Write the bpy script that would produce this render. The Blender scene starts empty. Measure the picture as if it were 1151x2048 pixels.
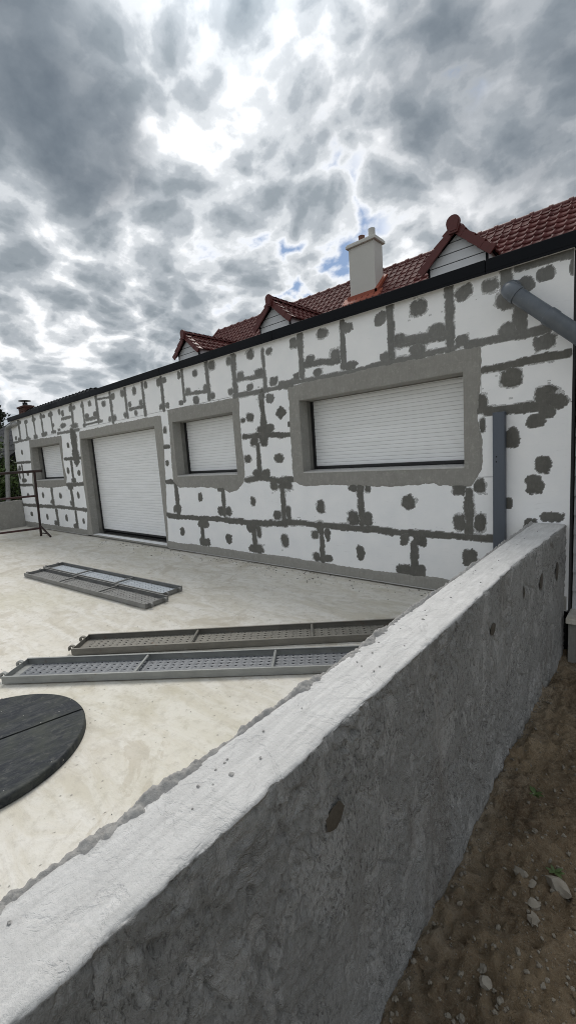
import bpy, bmesh, math, random
import numpy as np
from mathutils import Vector, Matrix

# ------------------------------------------------------------------ scene set-up
scene = bpy.context.scene
COL = scene.collection
random.seed(7)
R = math.radians

# camera: hand-held ultra-wide phone beside the parapet, slightly rolled
camd = bpy.data.cameras.new('camera')
cam = bpy.data.objects.new('camera', camd)
COL.objects.link(cam)
camd.sensor_fit = 'HORIZONTAL'
camd.sensor_width = 36.0
camd.lens = 855.8 / 1151.0 * 36.0
camd.clip_start = 0.02
camd.clip_end = 3000
cam.matrix_world = Matrix(((0.75513939, -0.03570644, 0.65459113, 0.0),
                           (0.65191429, 0.14612182, -0.74408076, -4.19375),
                           (-0.06908158, 0.98862200, 0.13361988, 1.52584),
                           (0, 0, 0, 1)))
scene.camera = cam

SUN_EL, SUN_AZ = 52.0, -42.0          # degrees; azimuth from +Y towards +X
sun_dir = Vector((math.sin(R(SUN_AZ)) * math.cos(R(SUN_EL)), math.cos(R(SUN_AZ)) * math.cos(R(SUN_EL)), math.sin(R(SUN_EL))))

# ------------------------------------------------------------------ world: thin broken cloud over a Nishita sky
world = bpy.data.worlds.new('World')
scene.world = world
world.use_nodes = True
wt = world.node_tree
wt.nodes.clear()

class NT:
    """small helper for wiring nodes"""
    def __init__(s, tree): s.t = tree
    def n(s, typ, **kw):
        nd = s.t.nodes.new(typ)
        for k, v in kw.items():
            if k.startswith('_'): setattr(nd, k[1:], v)
        return nd
    def put(s, sock, v):
        if isinstance(v, bpy.types.NodeSocket): s.t.links.new(v, sock)
        elif v is not None:
            if hasattr(sock.default_value, '__len__') and not hasattr(v, '__len__'): v = (v,) * len(sock.default_value)
            if hasattr(v, '__len__') and len(sock.default_value) == 4 and len(v) == 3: v = tuple(v) + (1.0,)
            sock.default_value = v
    def m(s, op, a, b=None, c=None, clamp=False):
        nd = s.t.nodes.new('ShaderNodeMath'); nd.operation = op; nd.use_clamp = clamp
        for i, v in enumerate((a, b, c)):
            if v is not None: s.put(nd.inputs[i], v)
        return nd.outputs[0]
    def v(s, op, a, b=None):
        nd = s.t.nodes.new('ShaderNodeVectorMath'); nd.operation = op
        s.put(nd.inputs[0], a)
        if b is not None:
            s.put(nd.inputs[3] if op == 'SCALE' else nd.inputs[1], b)
        return nd.outputs['Value'] if op in ('DOT_PRODUCT', 'LENGTH') else nd.outputs[0]
    def mix(s, f, a, b, blend='MIX'):
        nd = s.t.nodes.new('ShaderNodeMix'); nd.data_type = 'RGBA'; nd.blend_type = blend
        s.put(nd.inputs[0], f); s.put(nd.inputs[6], a); s.put(nd.inputs[7], b)
        return nd.outputs[2]
    def noise(s, vec, scale, detail=4, rough=.5, dist=0., dims='3D'):
        nd = s.t.nodes.new('ShaderNodeTexNoise'); nd.noise_dimensions = dims
        if vec is not None: s.put(nd.inputs['Vector'], vec)
        s.put(nd.inputs['Scale'], scale); s.put(nd.inputs['Detail'], detail); s.put(nd.inputs['Roughness'], rough); s.put(nd.inputs['Distortion'], dist)
        return nd
    def voro(s, vec, scale, feature='F1', smooth=None, rnd=1.):
        nd = s.t.nodes.new('ShaderNodeTexVoronoi'); nd.feature = feature
        s.put(nd.inputs['Vector'], vec); s.put(nd.inputs['Scale'], scale); s.put(nd.inputs['Randomness'], rnd)
        if smooth is not None: s.put(nd.inputs['Smoothness'], smooth)
        return nd
    def ramp(s, f, stops, interp='LINEAR'):
        nd = s.t.nodes.new('ShaderNodeValToRGB'); cr = nd.color_ramp; cr.interpolation = interp
        while len(cr.elements) < len(stops): cr.elements.new(.5)
        for e, (p, c) in zip(cr.elements, stops):
            e.position = p
            e.color = (c, c, c, 1) if not hasattr(c, '__len__') else (tuple(c) + (1,))[:4]
        s.put(nd.inputs[0], f)
        return nd.outputs[0]
    def rng(s, f, a, b, c=0., d=1., smooth=False):
        nd = s.t.nodes.new('ShaderNodeMapRange'); nd.clamp = True
        if smooth: nd.interpolation_type = 'SMOOTHSTEP'
        for i, v in enumerate((f, a, b, c, d)): s.put(nd.inputs[i], v)
        return nd.outputs[0]

w = NT(wt)
tc = w.n('ShaderNodeTexCoord')
dirv = w.v('NORMALIZE', tc.outputs['Generated'])
sep = w.n('ShaderNodeSeparateXYZ'); w.put(sep.inputs[0], dirv)
zc = w.m('MAXIMUM', sep.outputs[2], 0.0)
den = w.m('ADD', zc, 0.38)
comb = w.n('ShaderNodeCombineXYZ')
w.put(comb.inputs[0], w.m('DIVIDE', sep.outputs[0], den)); w.put(comb.inputs[1], w.m('DIVIDE', sep.outputs[1], den)); w.put(comb.inputs[2], 3.7)
p = comb.outputs[0]
warpn = w.noise(p, 3.2, 3, .5)
wc = w.v('SUBTRACT', warpn.outputs['Color'], (.5, .5, .5))
pw = w.v('ADD', p, w.v('SCALE', wc, 0.20))
cells = w.voro(pw, 9.0, 'F1').outputs['Distance']                       # puffs: small at the centre, large in the gaps
n1 = w.noise(w.v('ADD', w.v('ADD', p, w.v('SCALE', wc, .07)), (4.9, 7.1, 0)), 8.2, 6, .60).outputs['Fac']
n2 = w.noise(w.v('ADD', p, (11.3, 4.1, 0)), 1.5, 3, .5).outputs['Fac']
cells2 = w.voro(w.v('ADD', pw, w.v('SCALE', w.v('SUBTRACT', warpn.outputs['Color'], (.5, .5, .5)), .12)), 20., 'F1').outputs['Distance']
thin = w.m('ADD', w.m('ADD', w.m('MULTIPLY', cells, .52), w.m('MULTIPLY', cells2, .24)), w.m('MULTIPLY', w.m('SUBTRACT', n1, .5), 1.0))
thin = w.m('ADD', w.m('SUBTRACT', thin, w.m('MULTIPLY', w.m('SUBTRACT', n2, .5), .7)), .02)
lum = w.ramp(thin, [(0.0, (.125, .148, .170)), (.20, (.185, .21, .233)), (.36, (.27, .294, .318)), (.49, (.41, .43, .45)), (.62, (.62, .63, .645)), (.79, (.88, .88, .89))], 'EASE')
# large thick banks of darker cloud with ragged edges
def mass(d, lo, hi):
    v = Vector(d).normalized()
    dd = w.v('DOT_PRODUCT', w.v('NORMALIZE', w.v('ADD', dirv, w.v('SCALE', wc, 0.11))), tuple(v))
    return w.rng(dd, lo, hi, 0., 1., True)
big = 0.
for d, lo, hi, k in [((-.745, .30, .605), .9885, .9985, .92), ((-.742, .40, .54), .9925, .999, .85), ((-.10, .80, .58), .925, .990, .74), ((-.40, .68, .62), .985, .9985, .30)]:
    big = w.m('MAXIMUM', big, w.m('MULTIPLY', mass(d, lo, hi), k))
lum = w.mix(big, lum, w.mix(w.rng(n1, .3, .7), (.085, .104, .126), (.135, .158, .182)))
# light scattered through the cloud round the veiled sun
sd = w.v('DOT_PRODUCT', dirv, tuple(sun_dir))
glow = w.m('ADD', w.m('MULTIPLY', w.m('POWER', w.m('MAXIMUM', sd, 0.), 4.), .25), w.m('MULTIPLY', w.m('POWER', w.m('MAXIMUM', sd, 0.), 70.), 1.8))
lit = w.v('SCALE', lum, w.m('ADD', glow, 1.0))
# pale haze towards the horizon
hz = w.rng(sep.outputs[2], 0.02, 0.26, .55, 0., True)
lit = w.mix(hz, lit, (.36, .40, .44))
sky = w.n('ShaderNodeTexSky'); sky.sky_type = 'NISHITA'; sky.sun_disc = False
sky.sun_elevation = R(SUN_EL); sky.sun_rotation = R(SUN_AZ)
sky.air_density = 1.1; sky.dust_density = .6
hole = w.m('MULTIPLY', w.rng(thin, .53, .76, 0., .9, True), w.m('MAXIMUM', mass((-.575, .72, .385), .972, .992), w.m('MULTIPLY', w.rng(n2, .30, .36, 1., 0., True), w.rng(thin, .6, .7))))
hole = w.m('MULTIPLY', hole, w.rng(sep.outputs[2], .05, .2))
SKY_K = 1.0
cloud = w.v('SCALE', lit, 10.0 * SKY_K)          # the Background strength below is 0.1
blue = w.v('MULTIPLY', sky.outputs[0], (.26, .36, .46))
final = w.mix(hole, cloud, blue)
bg = w.n('ShaderNodeBackground'); w.put(bg.inputs[0], final); bg.inputs[1].default_value = 0.1
wo = w.n('ShaderNodeOutputWorld'); wt.links.new(bg.outputs[0], wo.inputs[0])

world.cycles.sampling_method = 'MANUAL'
world.cycles.sample_map_resolution = 256

# ------------------------------------------------------------------ the veiled sun
sund = bpy.data.lights.new('sun', 'SUN')
sund.energy = 1.35
sund.angle = R(30)
sund.color = (1.0, .955, .89)
sun = bpy.data.objects.new('sun', sund)
COL.objects.link(sun)
sun.rotation_euler = sun_dir.to_track_quat('Z', 'Y').to_euler()

scene.cycles.filter_width = 1.0
scene.cycles.use_denoising = True
scene.cycles.denoising_input_passes = 'RGB_ALBEDO_NORMAL'
scene.cycles.denoising_prefilter = 'NONE'
scene.cycles.denoising_quality = 'HIGH'
scene.view_settings.view_transform = 'Standard'
scene.view_settings.look = 'None'
scene.view_settings.exposure = 0.6
scene.view_settings.gamma = 1.0
scene.view_settings.use_curve_mapping = False

# ------------------------------------------------------------------ numpy noise
_rng = np.random.RandomState(11)
_TAB = _rng.rand(512, 512)
def vnoise(x, y, seed=0):
    x = np.asarray(x, float) + seed * 17.31; y = np.asarray(y, float) + seed * 9.77
    xi = np.floor(x).astype(int); yi = np.floor(y).astype(int)
    fx = x - xi; fy = y - yi
    fx = fx * fx * (3 - 2 * fx); fy = fy * fy * (3 - 2 * fy)
    t = _TAB
    a = t[xi % 512, yi % 512]; b = t[(xi + 1) % 512, yi % 512]; c = t[xi % 512, (yi + 1) % 512]; d = t[(xi + 1) % 512, (yi + 1) % 512]
    return (a * (1 - fx) + b * fx) * (1 - fy) + (c * (1 - fx) + d * fx) * fy
def fbm(x, y, f=1., o=4, seed=0, g=.5):
    s = 0.; amp = 1.; tot = 0.
    for i in range(o):
        s = s + amp * (vnoise(np.asarray(x) * f, np.asarray(y) * f, seed + i * 3) - .5); tot += amp; amp *= g; f *= 2.03
    return s / tot * 2.          # about -1..1
def sstep(a, b, x):
    t = np.clip((x - a) / (b - a), 0, 1); return t * t * (3 - 2 * t)

# ------------------------------------------------------------------ object helpers
def tag(o, label=None, cat=None, group=None, kind=None):
    if label: o['label'] = label
    if cat: o['category'] = cat
    if group: o['group'] = group
    if kind: o['kind'] = kind
    return o
def empty(name, loc=(0, 0, 0), rz=0., **kw):
    o = bpy.data.objects.new(name, None); COL.objects.link(o)
    o.location = loc; o.rotation_euler = (0, 0, rz); o.empty_display_size = .1
    return tag(o, **kw)
def link(name, mesh, parent=None, loc=None, rot=None, **kw):
    o = bpy.data.objects.new(name, mesh); COL.objects.link(o)
    if parent: o.parent = parent
    if loc is not None: o.location = loc
    if rot is not None: o.rotation_euler = rot
    return tag(o, **kw)
def mesh_np(name, V, F, mat, smooth=False):
    me = bpy.data.meshes.new(name)
    V = np.asarray(V, np.float32); F = np.asarray(F, np.int32)
    me.vertices.add(len(V)); me.vertices.foreach_set('co', V.ravel())
    k = F.shape[1]
    me.loops.add(F.size); me.loops.foreach_set('vertex_index', F.ravel())
    me.polygons.add(len(F)); me.polygons.foreach_set('loop_start', np.arange(len(F), dtype=np.int32) * k)
    me.update(calc_edges=True); me.validate()
    if mat: me.materials.append(mat)
    if smooth: me.polygons.foreach_set('use_smooth', np.ones(len(me.polygons), bool))
    return me
class MB:
    """collects boxes, tubes, lathes and polygons into one mesh"""
    def __init__(s): s.v = []; s.f = []
    def add(s, V, F):
        o = len(s.v); s.v += [tuple(q) for q in V]; s.f += [tuple(i + o for i in f) for f in F]; return s
    def box(s, x0, x1, y0, y1, z0, z1, bev=0.):
        if bev <= 0:
            V = [(x, y, z) for x in (x0, x1) for y in (y0, y1) for z in (z0, z1)]
            return s.add(V, [(0, 1, 3, 2), (4, 6, 7, 5), (0, 4, 5, 1), (2, 3, 7, 6), (0, 2, 6, 4), (1, 5, 7, 3)])
        bm = bmesh.new()
        bmesh.ops.create_cube(bm, size=1.)
        for q in bm.verts:
            q.co = Vector(((x0 + x1) / 2 + q.co.x * (x1 - x0), (y0 + y1) / 2 + q.co.y * (y1 - y0), (z0 + z1) / 2 + q.co.z * (z1 - z0)))
        bmesh.ops.bevel(bm, geom=list(bm.edges), offset=bev, segments=2, profile=.5, affect='EDGES')
        bm.verts.index_update()
        s.add([q.co[:] for q in bm.verts], [[q.index for q in f.verts] for f in bm.faces]); bm.free(); return s
    def tube(s, pts, r, n=10, cap=True):
        pts = [Vector(q) for q in pts]; rr = r if hasattr(r, '__len__') else [r] * len(pts)
        V = []; F = []
        up = None
        for i, q in enumerate(pts):
            t = (pts[min(i + 1, len(pts) - 1)] - pts[max(i - 1, 0)]).normalized()
            if up is None: up = Vector((0, 0, 1)) if abs(t.z) < .9 else Vector((1, 0, 0))
            a = t.cross(up).normalized(); b = a.cross(t).normalized(); up = b
            for k in range(n):
                th = 2 * math.pi * k / n
                V.append(q + (a * math.cos(th) + b * math.sin(th)) * rr[i])
        for i in range(len(pts) - 1):
            for k in range(n):
                F.append((i * n + k, i * n + (k + 1) % n, (i + 1) * n + (k + 1) % n, (i + 1) * n + k))
        if cap: F.append(tuple(range(n))[::-1]); F.append(tuple((len(pts) - 1) * n + k for k in range(n)))
        return s.add(V, F)
    def prism(s, poly, fn, t0, t1):
        n = len(poly)
        V = [fn(q, t0) for q in poly] + [fn(q, t1) for q in poly]
        F = [tuple(range(n)), tuple(range(n, 2 * n))[::-1]] + [(i, i + n, (i + 1) % n + n, (i + 1) % n) for i in range(n)]
        return s.add(V, F)
    def mesh(s, name, mat, smooth=False, fix=True):
        me = bpy.data.meshes.new(name); me.from_pydata(s.v, [], s.f)
        if fix:
            bm = bmesh.new(); bm.from_mesh(me); bmesh.ops.recalc_face_normals(bm, faces=list(bm.faces)); bm.to_mesh(me); bm.free()
        me.update()
        if mat: me.materials.append(mat)
        if smooth:
            for q in me.polygons: q.use_smooth = True
            try: me.set_sharp_from_angle(angle=R(38))
            except Exception: pass
        return me
    def obj(s, name, mat, parent=None, smooth=False, loc=None, rot=None, **kw):
        return link(name, s.mesh(name, mat, smooth), parent, loc, rot, **kw)
def arc(c, a, b, r, n=8):
    """quarter-round bend at corner c from direction -a (incoming) to b (outgoing)"""
    c = Vector(c); a = Vector(a).normalized(); b = Vector(b).normalized()
    out = []
    p0 = c - a * r; p2 = c + b * r
    for i in range(n + 1):
        t = i / n
        out.append(p0 * (1 - t) ** 2 + c * 2 * t * (1 - t) + p2 * t * t)
    return out

# ------------------------------------------------------------------ materials
def mat(name, col, rough=.8, metal=0., spec=None, fn=None):
    m = bpy.data.materials.new(name); m.use_nodes = True
    nt = m.node_tree; b = nt.nodes['Principled BSDF']
    b.inputs['Base Color'].default_value = (*col, 1); b.inputs['Roughness'].default_value = rough; b.inputs['Metallic'].default_value = metal
    if spec is not None: b.inputs['Specular IOR Level'].default_value = spec
    if fn: fn(NT(nt), b, nt)
    return m
def objco(k):
    return k.n('ShaderNodeTexCoord').outputs['Object']
def geo(k):
    return k.n('ShaderNodeNewGeometry').outputs['Position']
def bump(k, b, h, dist=.004, strength=1.):
    nd = k.n('ShaderNodeBump'); k.put(nd.inputs['Height'], h); nd.inputs['Distance'].default_value = dist; nd.inputs['Strength'].default_value = strength
    k.put(b.inputs['Normal'], nd.outputs[0])
def rnd(k): return k.n('ShaderNodeObjectInfo').outputs['Random']

def f_eps(k, b, nt):
    P = geo(k)
    n = k.noise(P, 3.5, 5, .6).outputs['Fac']
    st = k.noise(k.v('MULTIPLY', P, (7, 7, 60)), 1., 5, .65).outputs['Fac']
    big = k.noise(P, 1.3, 4, .6).outputs['Fac']
    c = k.mix(k.rng(n, .3, .7), (.84, .85, .86), (.92, .92, .92))
    smear = k.m('MULTIPLY', k.rng(st, .60, .72, 0, .5), k.rng(big, .45, .65))
    c = k.mix(smear, c, (.45, .45, .43))
    c = k.mix(k.m('MULTIPLY', rnd(k), .06), c, (.7, .72, .75))
    k.put(b.inputs['Base Color'], c)
    v = k.voro(P, 260, 'F1').outputs['Distance']
    bump(k, b, k.m('ADD', k.m('MULTIPLY', v, .25), k.noise(P, 40, 4, .6).outputs['Fac']), .002, .6)
M_eps = mat('white_eps', (.86, .86, .86), .85, fn=f_eps)

def mk_mortar(a, c2):
    def fn(k, b, nt):
        P = geo(k)
        n = k.noise(P, 9, 6, .65).outputs['Fac']
        n2_ = k.noise(k.v('MULTIPLY', P, (90, 90, 14)), 1., 4, .6).outputs['Fac']
        c = k.mix(k.rng(n, .3, .7), a, c2)
        c = k.mix(k.m('MULTIPLY', rnd(k), .45), c, tuple(q * 1.8 for q in a))
        c = k.mix(k.rng(k.noise(P, 22, 5, .7, .8).outputs['Fac'], .52, .68, 0, .5), c, tuple(q * 1.9 for q in a))
        c = k.mix(k.rng(n2_, .3, .7, 0, .25), c, tuple(q * .7 for q in a))
        # where the mortar is wiped thin the white board shows through
        at = k.n('ShaderNodeAttribute'); at.attribute_name = 'film'
        f = k.m('MULTIPLY', at.outputs['Fac'], k.rng(k.noise(P, 75, 5, .75).outputs['Fac'], .38, .62, .25, 1.))
        c = k.mix(f, c, (.78, .785, .79))
        k.put(b.inputs['Base Color'], c)
        bump(k, b, k.m('ADD', n2_, k.noise(P, 160, 4, .7).outputs['Fac']), .004, .8)
    return fn
M_mortar_wet = mat('mortar_damp', (.1, .1, .09), .8, fn=mk_mortar((.095, .093, .083), (.15, .147, .134)))
M_mortar_dry = mat('mortar_dry', (.17, .17, .16), .9, fn=mk_mortar((.15, .15, .142), (.205, .205, .195)))
M_render = mat('grey_render', (.3, .3, .28), .9, fn=mk_mortar((.235, .229, .21), (.305, .298, .277)))
M_block = mat('raw_block', (.2, .2, .18), .95, fn=mk_mortar((.13, .127, .115), (.27, .265, .245)))

def f_terrace(k, b, nt):
    P = geo(k)
    n = k.noise(P, .7, 6, .62, .4).outputs['Fac']
    fine = k.noise(P, 14, 8, .7).outputs['Fac']
    sw = k.noise(k.v('MULTIPLY', P, (1.2, 3.5, 1)), 1.6, 7, .66, 1.2).outputs['Fac']
    stain = k.noise(k.v('ADD', P, (3.3, 1.1, 0)), 1.15, 8, .72, .8).outputs['Fac']
    c = k.mix(k.rng(n, .3, .72), (.57, .53, .445), (.68, .65, .58))
    c = k.mix(k.rng(sw, .40, .60, 0, .8), c, (.745, .725, .68))
    c = k.mix(k.rng(stain, .57, .605, 0, .42), c, (.42, .365, .275))
    mid_ = k.noise(k.v('MULTIPLY', P, (2.2, 5, 1)), 1., 8, .75, .5).outputs['Fac']
    c = k.mix(k.rng(mid_, .52, .64, 0, .42), c, (.44, .40, .325))
    c = k.mix(k.rng(fine, .50, .68, 0, .6), c, (.46, .43, .37))
    olive = k.noise(k.v('ADD', P, (9, 2, 0)), .45, 5, .6).outputs['Fac']
    c = k.mix(k.rng(olive, .5, .68, 0, .25), c, (.50, .475, .33))
    sp = k.voro(k.v('ADD', P, k.v('SCALE', k.noise(P, 30, 2).outputs['Color'], .02)), 26, 'F1')
    dots = k.m('MULTIPLY', k.m('LESS_THAN', sp.outputs['Distance'], .17), k.m('GREATER_THAN', k.n('ShaderNodeSeparateColor').outputs[0], 2.))
    sc = k.n('ShaderNodeSeparateColor'); k.put(sc.inputs[0], sp.outputs['Color'])
    dots = k.m('MULTIPLY', k.rng(sp.outputs['Distance'], .04, .17, 1, 0), k.m('GREATER_THAN', sc.outputs[0], .76))
    c = k.mix(k.m('MULTIPLY', dots, .75), c, (.26, .24, .21))
    k.put(b.inputs['Base Color'], c)
    bump(k, b, k.m('ADD', k.m('MULTIPLY', fine, .8), k.m('SUBTRACT', sw, k.m('MULTIPLY', dots, .5))), .009, .8)
    k.put(b.inputs['Roughness'], k.rng(stain, .4, .7, .85, .6))
M_terrace = mat('pale_concrete', (.6, .57, .5), .8, fn=f_terrace)

def f_parapet(k, b, nt):
    P = geo(k)
    N = k.n('ShaderNodeNewGeometry').outputs['Normal']
    n = k.noise(P, 3.2, 7, .65, .4).outputs['Fac']
    fine = k.noise(P, 60, 8, .75).outputs['Fac']
    st = k.noise(k.v('ADD', k.v('MULTIPLY', P, (5, 4.6, 2.6)), k.v('SCALE', P, 1.)), 1., 6, .62, 1.1).outputs['Fac']
    c = k.mix(k.rng(n, .3, .7), (.41, .405, .392), (.54, .534, .52))
    c = k.mix(k.rng(st, .51, .57, 0, .7), c, (.66, .652, .635))
    pit = k.noise(k.v('MULTIPLY', P, (70, 95, 42)), 1., 5, .7, .6).outputs['Fac']
    gate = k.noise(k.v('ADD', P, (1, 5, 2)), 2.6, 4, .6).outputs['Fac']
    c = k.mix(k.m('MULTIPLY', k.rng(pit, .51, .64, 0, .8), k.rng(gate, .36, .58, .15, 1.)), c, (.12, .118, .11))  # pits darkened in the colour: shadow in the hollows, with some damp and dirt
    brown = k.noise(k.v('MULTIPLY', P, (2, 3.2, .8)), 1., 6, .7).outputs['Fac']
    c = k.mix(k.rng(brown, .55, .72, 0, .55), c, (.22, .18, .14))
    # top of the wall: a paler, streaked tone than the faces
    sepn = k.n('ShaderNodeSeparateXYZ'); k.put(sepn.inputs[0], P)
    top = k.rng(k.m('ADD', sepn.outputs[2], k.m('MULTIPLY', k.m('SUBTRACT', k.noise(P, 22, 5, .7).outputs['Fac'], .5), .014)), .770, .776)
    str_ = k.noise(k.v('MULTIPLY', P, (60, 7, 20)), 1., 5, .65).outputs['Fac']
    ct = k.mix(k.rng(str_, .3, .7), (.52, .517, .51), (.69, .686, .677))
    ct = k.mix(k.rng(k.noise(P, 5, 6, .7).outputs['Fac'], .5, .7, 0, .5), ct, (.50, .495, .485))
    ct = k.mix(k.rng(fine, .54, .68, 0, .55), ct, (.46, .455, .445))
    c = k.mix(top, c, ct)
    k.put(b.inputs['Base Color'], c)
    hgt = k.m('ADD', fine, k.m('SUBTRACT', k.m('MULTIPLY', k.noise(P, 220, 4, .7).outputs['Fac'], .5), k.m('MULTIPLY', pit, 1.1)))
    hgt = k.m('SUBTRACT', hgt, k.m('MULTIPLY', k.rng(st, .51, .57), .8))
    hgt = k.m('MULTIPLY', hgt, k.m('SUBTRACT', 1., k.m('MULTIPLY', top, .86)))
    bump(k, b, hgt, .022, 1.)
M_parapet = mat('parapet_render', (.3, .3, .3), .92, fn=f_parapet)
def f_spot(k, b, nt):
    P = geo(k); n = k.noise(P, 60, 5, .7).outputs['Fac']
    k.put(b.inputs['Base Color'], k.mix(n, (.045, .036, .026), (.10, .085, .065)))
    bump(k, b, n, .004, .7)
M_spot = mat('damp_plug', (.06, .05, .04), .75, fn=f_spot)

def mk_steel(c0, c1, met, rough, rust):
    def fn(k, b, nt):
        P = objco(k)
        n = k.noise(P, 6, 6, .65).outputs['Fac']; n2_ = k.noise(k.v('MULTIPLY', P, (3, 40, 40)), 1., 4, .6).outputs['Fac']
        c = k.mix(k.rng(n, .3, .7), c0, c1)
        c = k.mix(k.rng(n2_, .5, .75, 0, .4), c, tuple(q * .55 for q in c0))
        r_ = k.noise(P, 11, 6, .7).outputs['Fac']
        rm = k.rng(r_, .60, .72, 0, rust)
        c = k.mix(rm, c, (.16, .09, .05))
        k.put(b.inputs['Base Color'], c); k.put(b.inputs['Metallic'], k.m('MULTIPLY', k.m('SUBTRACT', 1., rm), met))
        k.put(b.inputs['Roughness'], k.rng(n, .3, .7, rough, rough + .18))
        bump(k, b, k.noise(P, 50, 4, .6).outputs['Fac'], .001, .4)
    return fn
M_steel = mat('galvanised_steel', (.4, .42, .44), .5, .8, fn=mk_steel((.24, .25, .245), (.34, .35, .34), .2, .5, .5))
M_steel_dull = mat('weathered_steel', (.3, .3, .3), .6, .6, fn=mk_steel((.20, .20, .195), (.31, .31, .30), .55, .55, .6))
M_steel_brown = mat('stained_steel', (.3, .27, .22), .6, .5, fn=mk_steel((.165, .158, .142), (.25, .24, .212), .45, .55, .8))
M_steel_blue = mat('bright_steel', (.4, .44, .5), .4, .8, fn=mk_steel((.42, .46, .50), (.56, .60, .64), .3, .5, .25))
M_deck = mat('blue_grey_deck', (.15, .17, .2), .5, .3, fn=mk_steel((.135, .145, .16), (.205, .215, .23), .3, .45, .3))
def f_rust(k, b, nt):
    P = geo(k); n = k.noise(P, 8, 6, .7).outputs['Fac']
    k.put(b.inputs['Base Color'], k.mix(k.rng(n, .35, .65), (.014, .009, .008), (.035, .015, .012))); bump(k, b, k.noise(P, 90, 4).outputs['Fac'], .002, .6)
M_rust = mat('rusty_tube', (.09, .04, .03), .75, fn=f_rust)
def f_redtube(k, b, nt):
    P = geo(k); n = k.noise(P, 10, 5, .7).outputs['Fac']
    k.put(b.inputs['Base Color'], k.mix(k.rng(n, .4, .6), (.05, .007, .008), (.025, .010, .008)))
M_redtube = mat('red_painted_tube', (.15, .02, .02), .55, fn=f_redtube)

def f_cover(k, b, nt):
    P = objco(k)
    n = k.noise(P, 5, 8, .72, .5).outputs['Fac']; s = k.noise(k.v('MULTIPLY', P, (9, 30, 9)), 1., 6, .7, .7).outputs['Fac']
    c = k.mix(k.rng(s, .45, .68, 0, .6), (.018, .022, .029), (.095, .10, .095))
    c = k.mix(k.rng(n, .46, .64, 0, .5), c, (.075, .082, .066))
    c = k.mix(k.rng(k.noise(P, 30, 6, .75).outputs['Fac'], .55, .68, 0, .4), c, (.15, .15, .14))
    dt = k.voro(P, 38, 'F1'); sc = k.n('ShaderNodeSeparateColor'); k.put(sc.inputs[0], dt.outputs['Color'])
    d = k.m('MULTIPLY', k.rng(dt.outputs['Distance'], .08, .16, 1, 0), k.m('GREATER_THAN', sc.outputs[0], .93))
    c = k.mix(d, c, (.4, .4, .38))
    b.inputs['Specular IOR Level'].default_value = .22
    k.put(b.inputs['Base Color'], c); k.put(b.inputs['Roughness'], k.rng(n, .3, .7, .5, .75))
    bump(k, b, k.noise(P, 70, 5, .6).outputs['Fac'], .002, .5)
M_cover = mat('black_plastic', (.03, .033, .04), .6, fn=f_cover)

def f_anth(k, b, nt):
    P = geo(k); n = k.noise(P, 2, 4, .6).outputs['Fac']
    k.put(b.inputs['Base Color'], k.mix(n, (.004, .005, .0075), (.007, .0085, .011))); k.put(b.inputs['Roughness'], k.rng(n, .3, .7, .5, .65)); b.inputs['Specular IOR Level'].default_value = .12
M_anth = mat('anthracite_metal', (.028, .033, .042), .5, fn=f_anth)
def f_anth2(k, b, nt):
    P = geo(k); n = k.noise(k.v('MULTIPLY', P, (20, 20, 3)), 1, 5, .6).outputs['Fac']
    k.put(b.inputs['Base Color'], k.mix(n, (.060, .072, .092), (.090, .105, .130)))
M_post = mat('slate_blue_metal', (.07, .085, .105), .5, fn=f_anth2)
def f_pvc(k, b, nt):
    P = geo(k); n = k.noise(P, 7, 6, .65).outputs['Fac']
    c = k.mix(k.rng(n, .3, .7), (.085, .100, .120), (.13, .148, .17))
    c = k.mix(k.rng(k.noise(P, 40, 5, .7).outputs['Fac'], .58, .75, 0, .35), c, (.24, .245, .25))
    k.put(b.inputs['Base Color'], c)
M_pvc = mat('grey_pvc', (.19, .21, .235), .38, fn=f_pvc)
def f_pvc2(k, b, nt):
    P = geo(k); n = k.noise(P, 7, 6, .65).outputs['Fac']
    k.put(b.inputs['Base Color'], k.mix(n, (.23, .23, .225), (.32, .32, .31)))
M_pvc2 = mat('dusty_pvc', (.27, .27, .26), .5, fn=f_pvc2)
def f_shut(k, b, nt):
    P = geo(k); n = k.noise(k.v('MULTIPLY', P, (2, 2, 9)), 1., 5, .6).outputs['Fac']
    k.put(b.inputs['Base Color'], k.mix(k.rng(n, .35, .75), (.89, .90, .91), (.81, .82, .82)))
M_shutter = mat('white_shutter', (.8, .8, .8), .45, fn=f_shut)
M_black = mat('black_seal', (.012, .012, .013), .55)
M_void = mat('membrane_and_gap_black', (.010, .010, .012), .85)  # real corner membrane; elsewhere black painted in for shade in gaps and holes
M_sill = mat('sill_aluminium', (.5, .5, .5), .5, fn=lambda k, b, nt: k.put(b.inputs['Base Color'], k.mix(k.noise(geo(k), 14, 5, .7).outputs['Fac'], (.36, .355, .34), (.6, .6, .59))))
def f_tile(k, b, nt):
    P = geo(k); n = k.noise(P, 14, 5, .65).outputs['Fac']
    c = k.mix(rnd(k), (.080, .022, .021), (.135, .038, .035))
    c = k.mix(k.rng(n, .35, .7, 0, .5), c, (.065, .020, .019))
    c = k.mix(k.rng(k.noise(P, 4.2, 3, .6).outputs['Fac'], .45, .65, 0, .5), c, (.15, .048, .042))
    k.put(b.inputs['Base Color'], c); k.put(b.inputs['Roughness'], k.rng(n, .3, .7, .62, .78)); b.inputs['Specular IOR Level'].default_value = .16
M_tile = mat('red_clay_tile', (.2, .05, .04), .4, fn=f_tile)
def f_tile2(k, b, nt):
    P = geo(k); n = k.noise(P, 10, 5, .65).outputs['Fac']
    k.put(b.inputs['Base Color'], k.mix(n, (.125, .022, .018), (.085, .017, .015))); k.put(b.inputs['Roughness'], .55)
M_tile2 = mat('red_ridge_tile', (.25, .06, .04), .42, fn=f_tile2)
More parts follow.
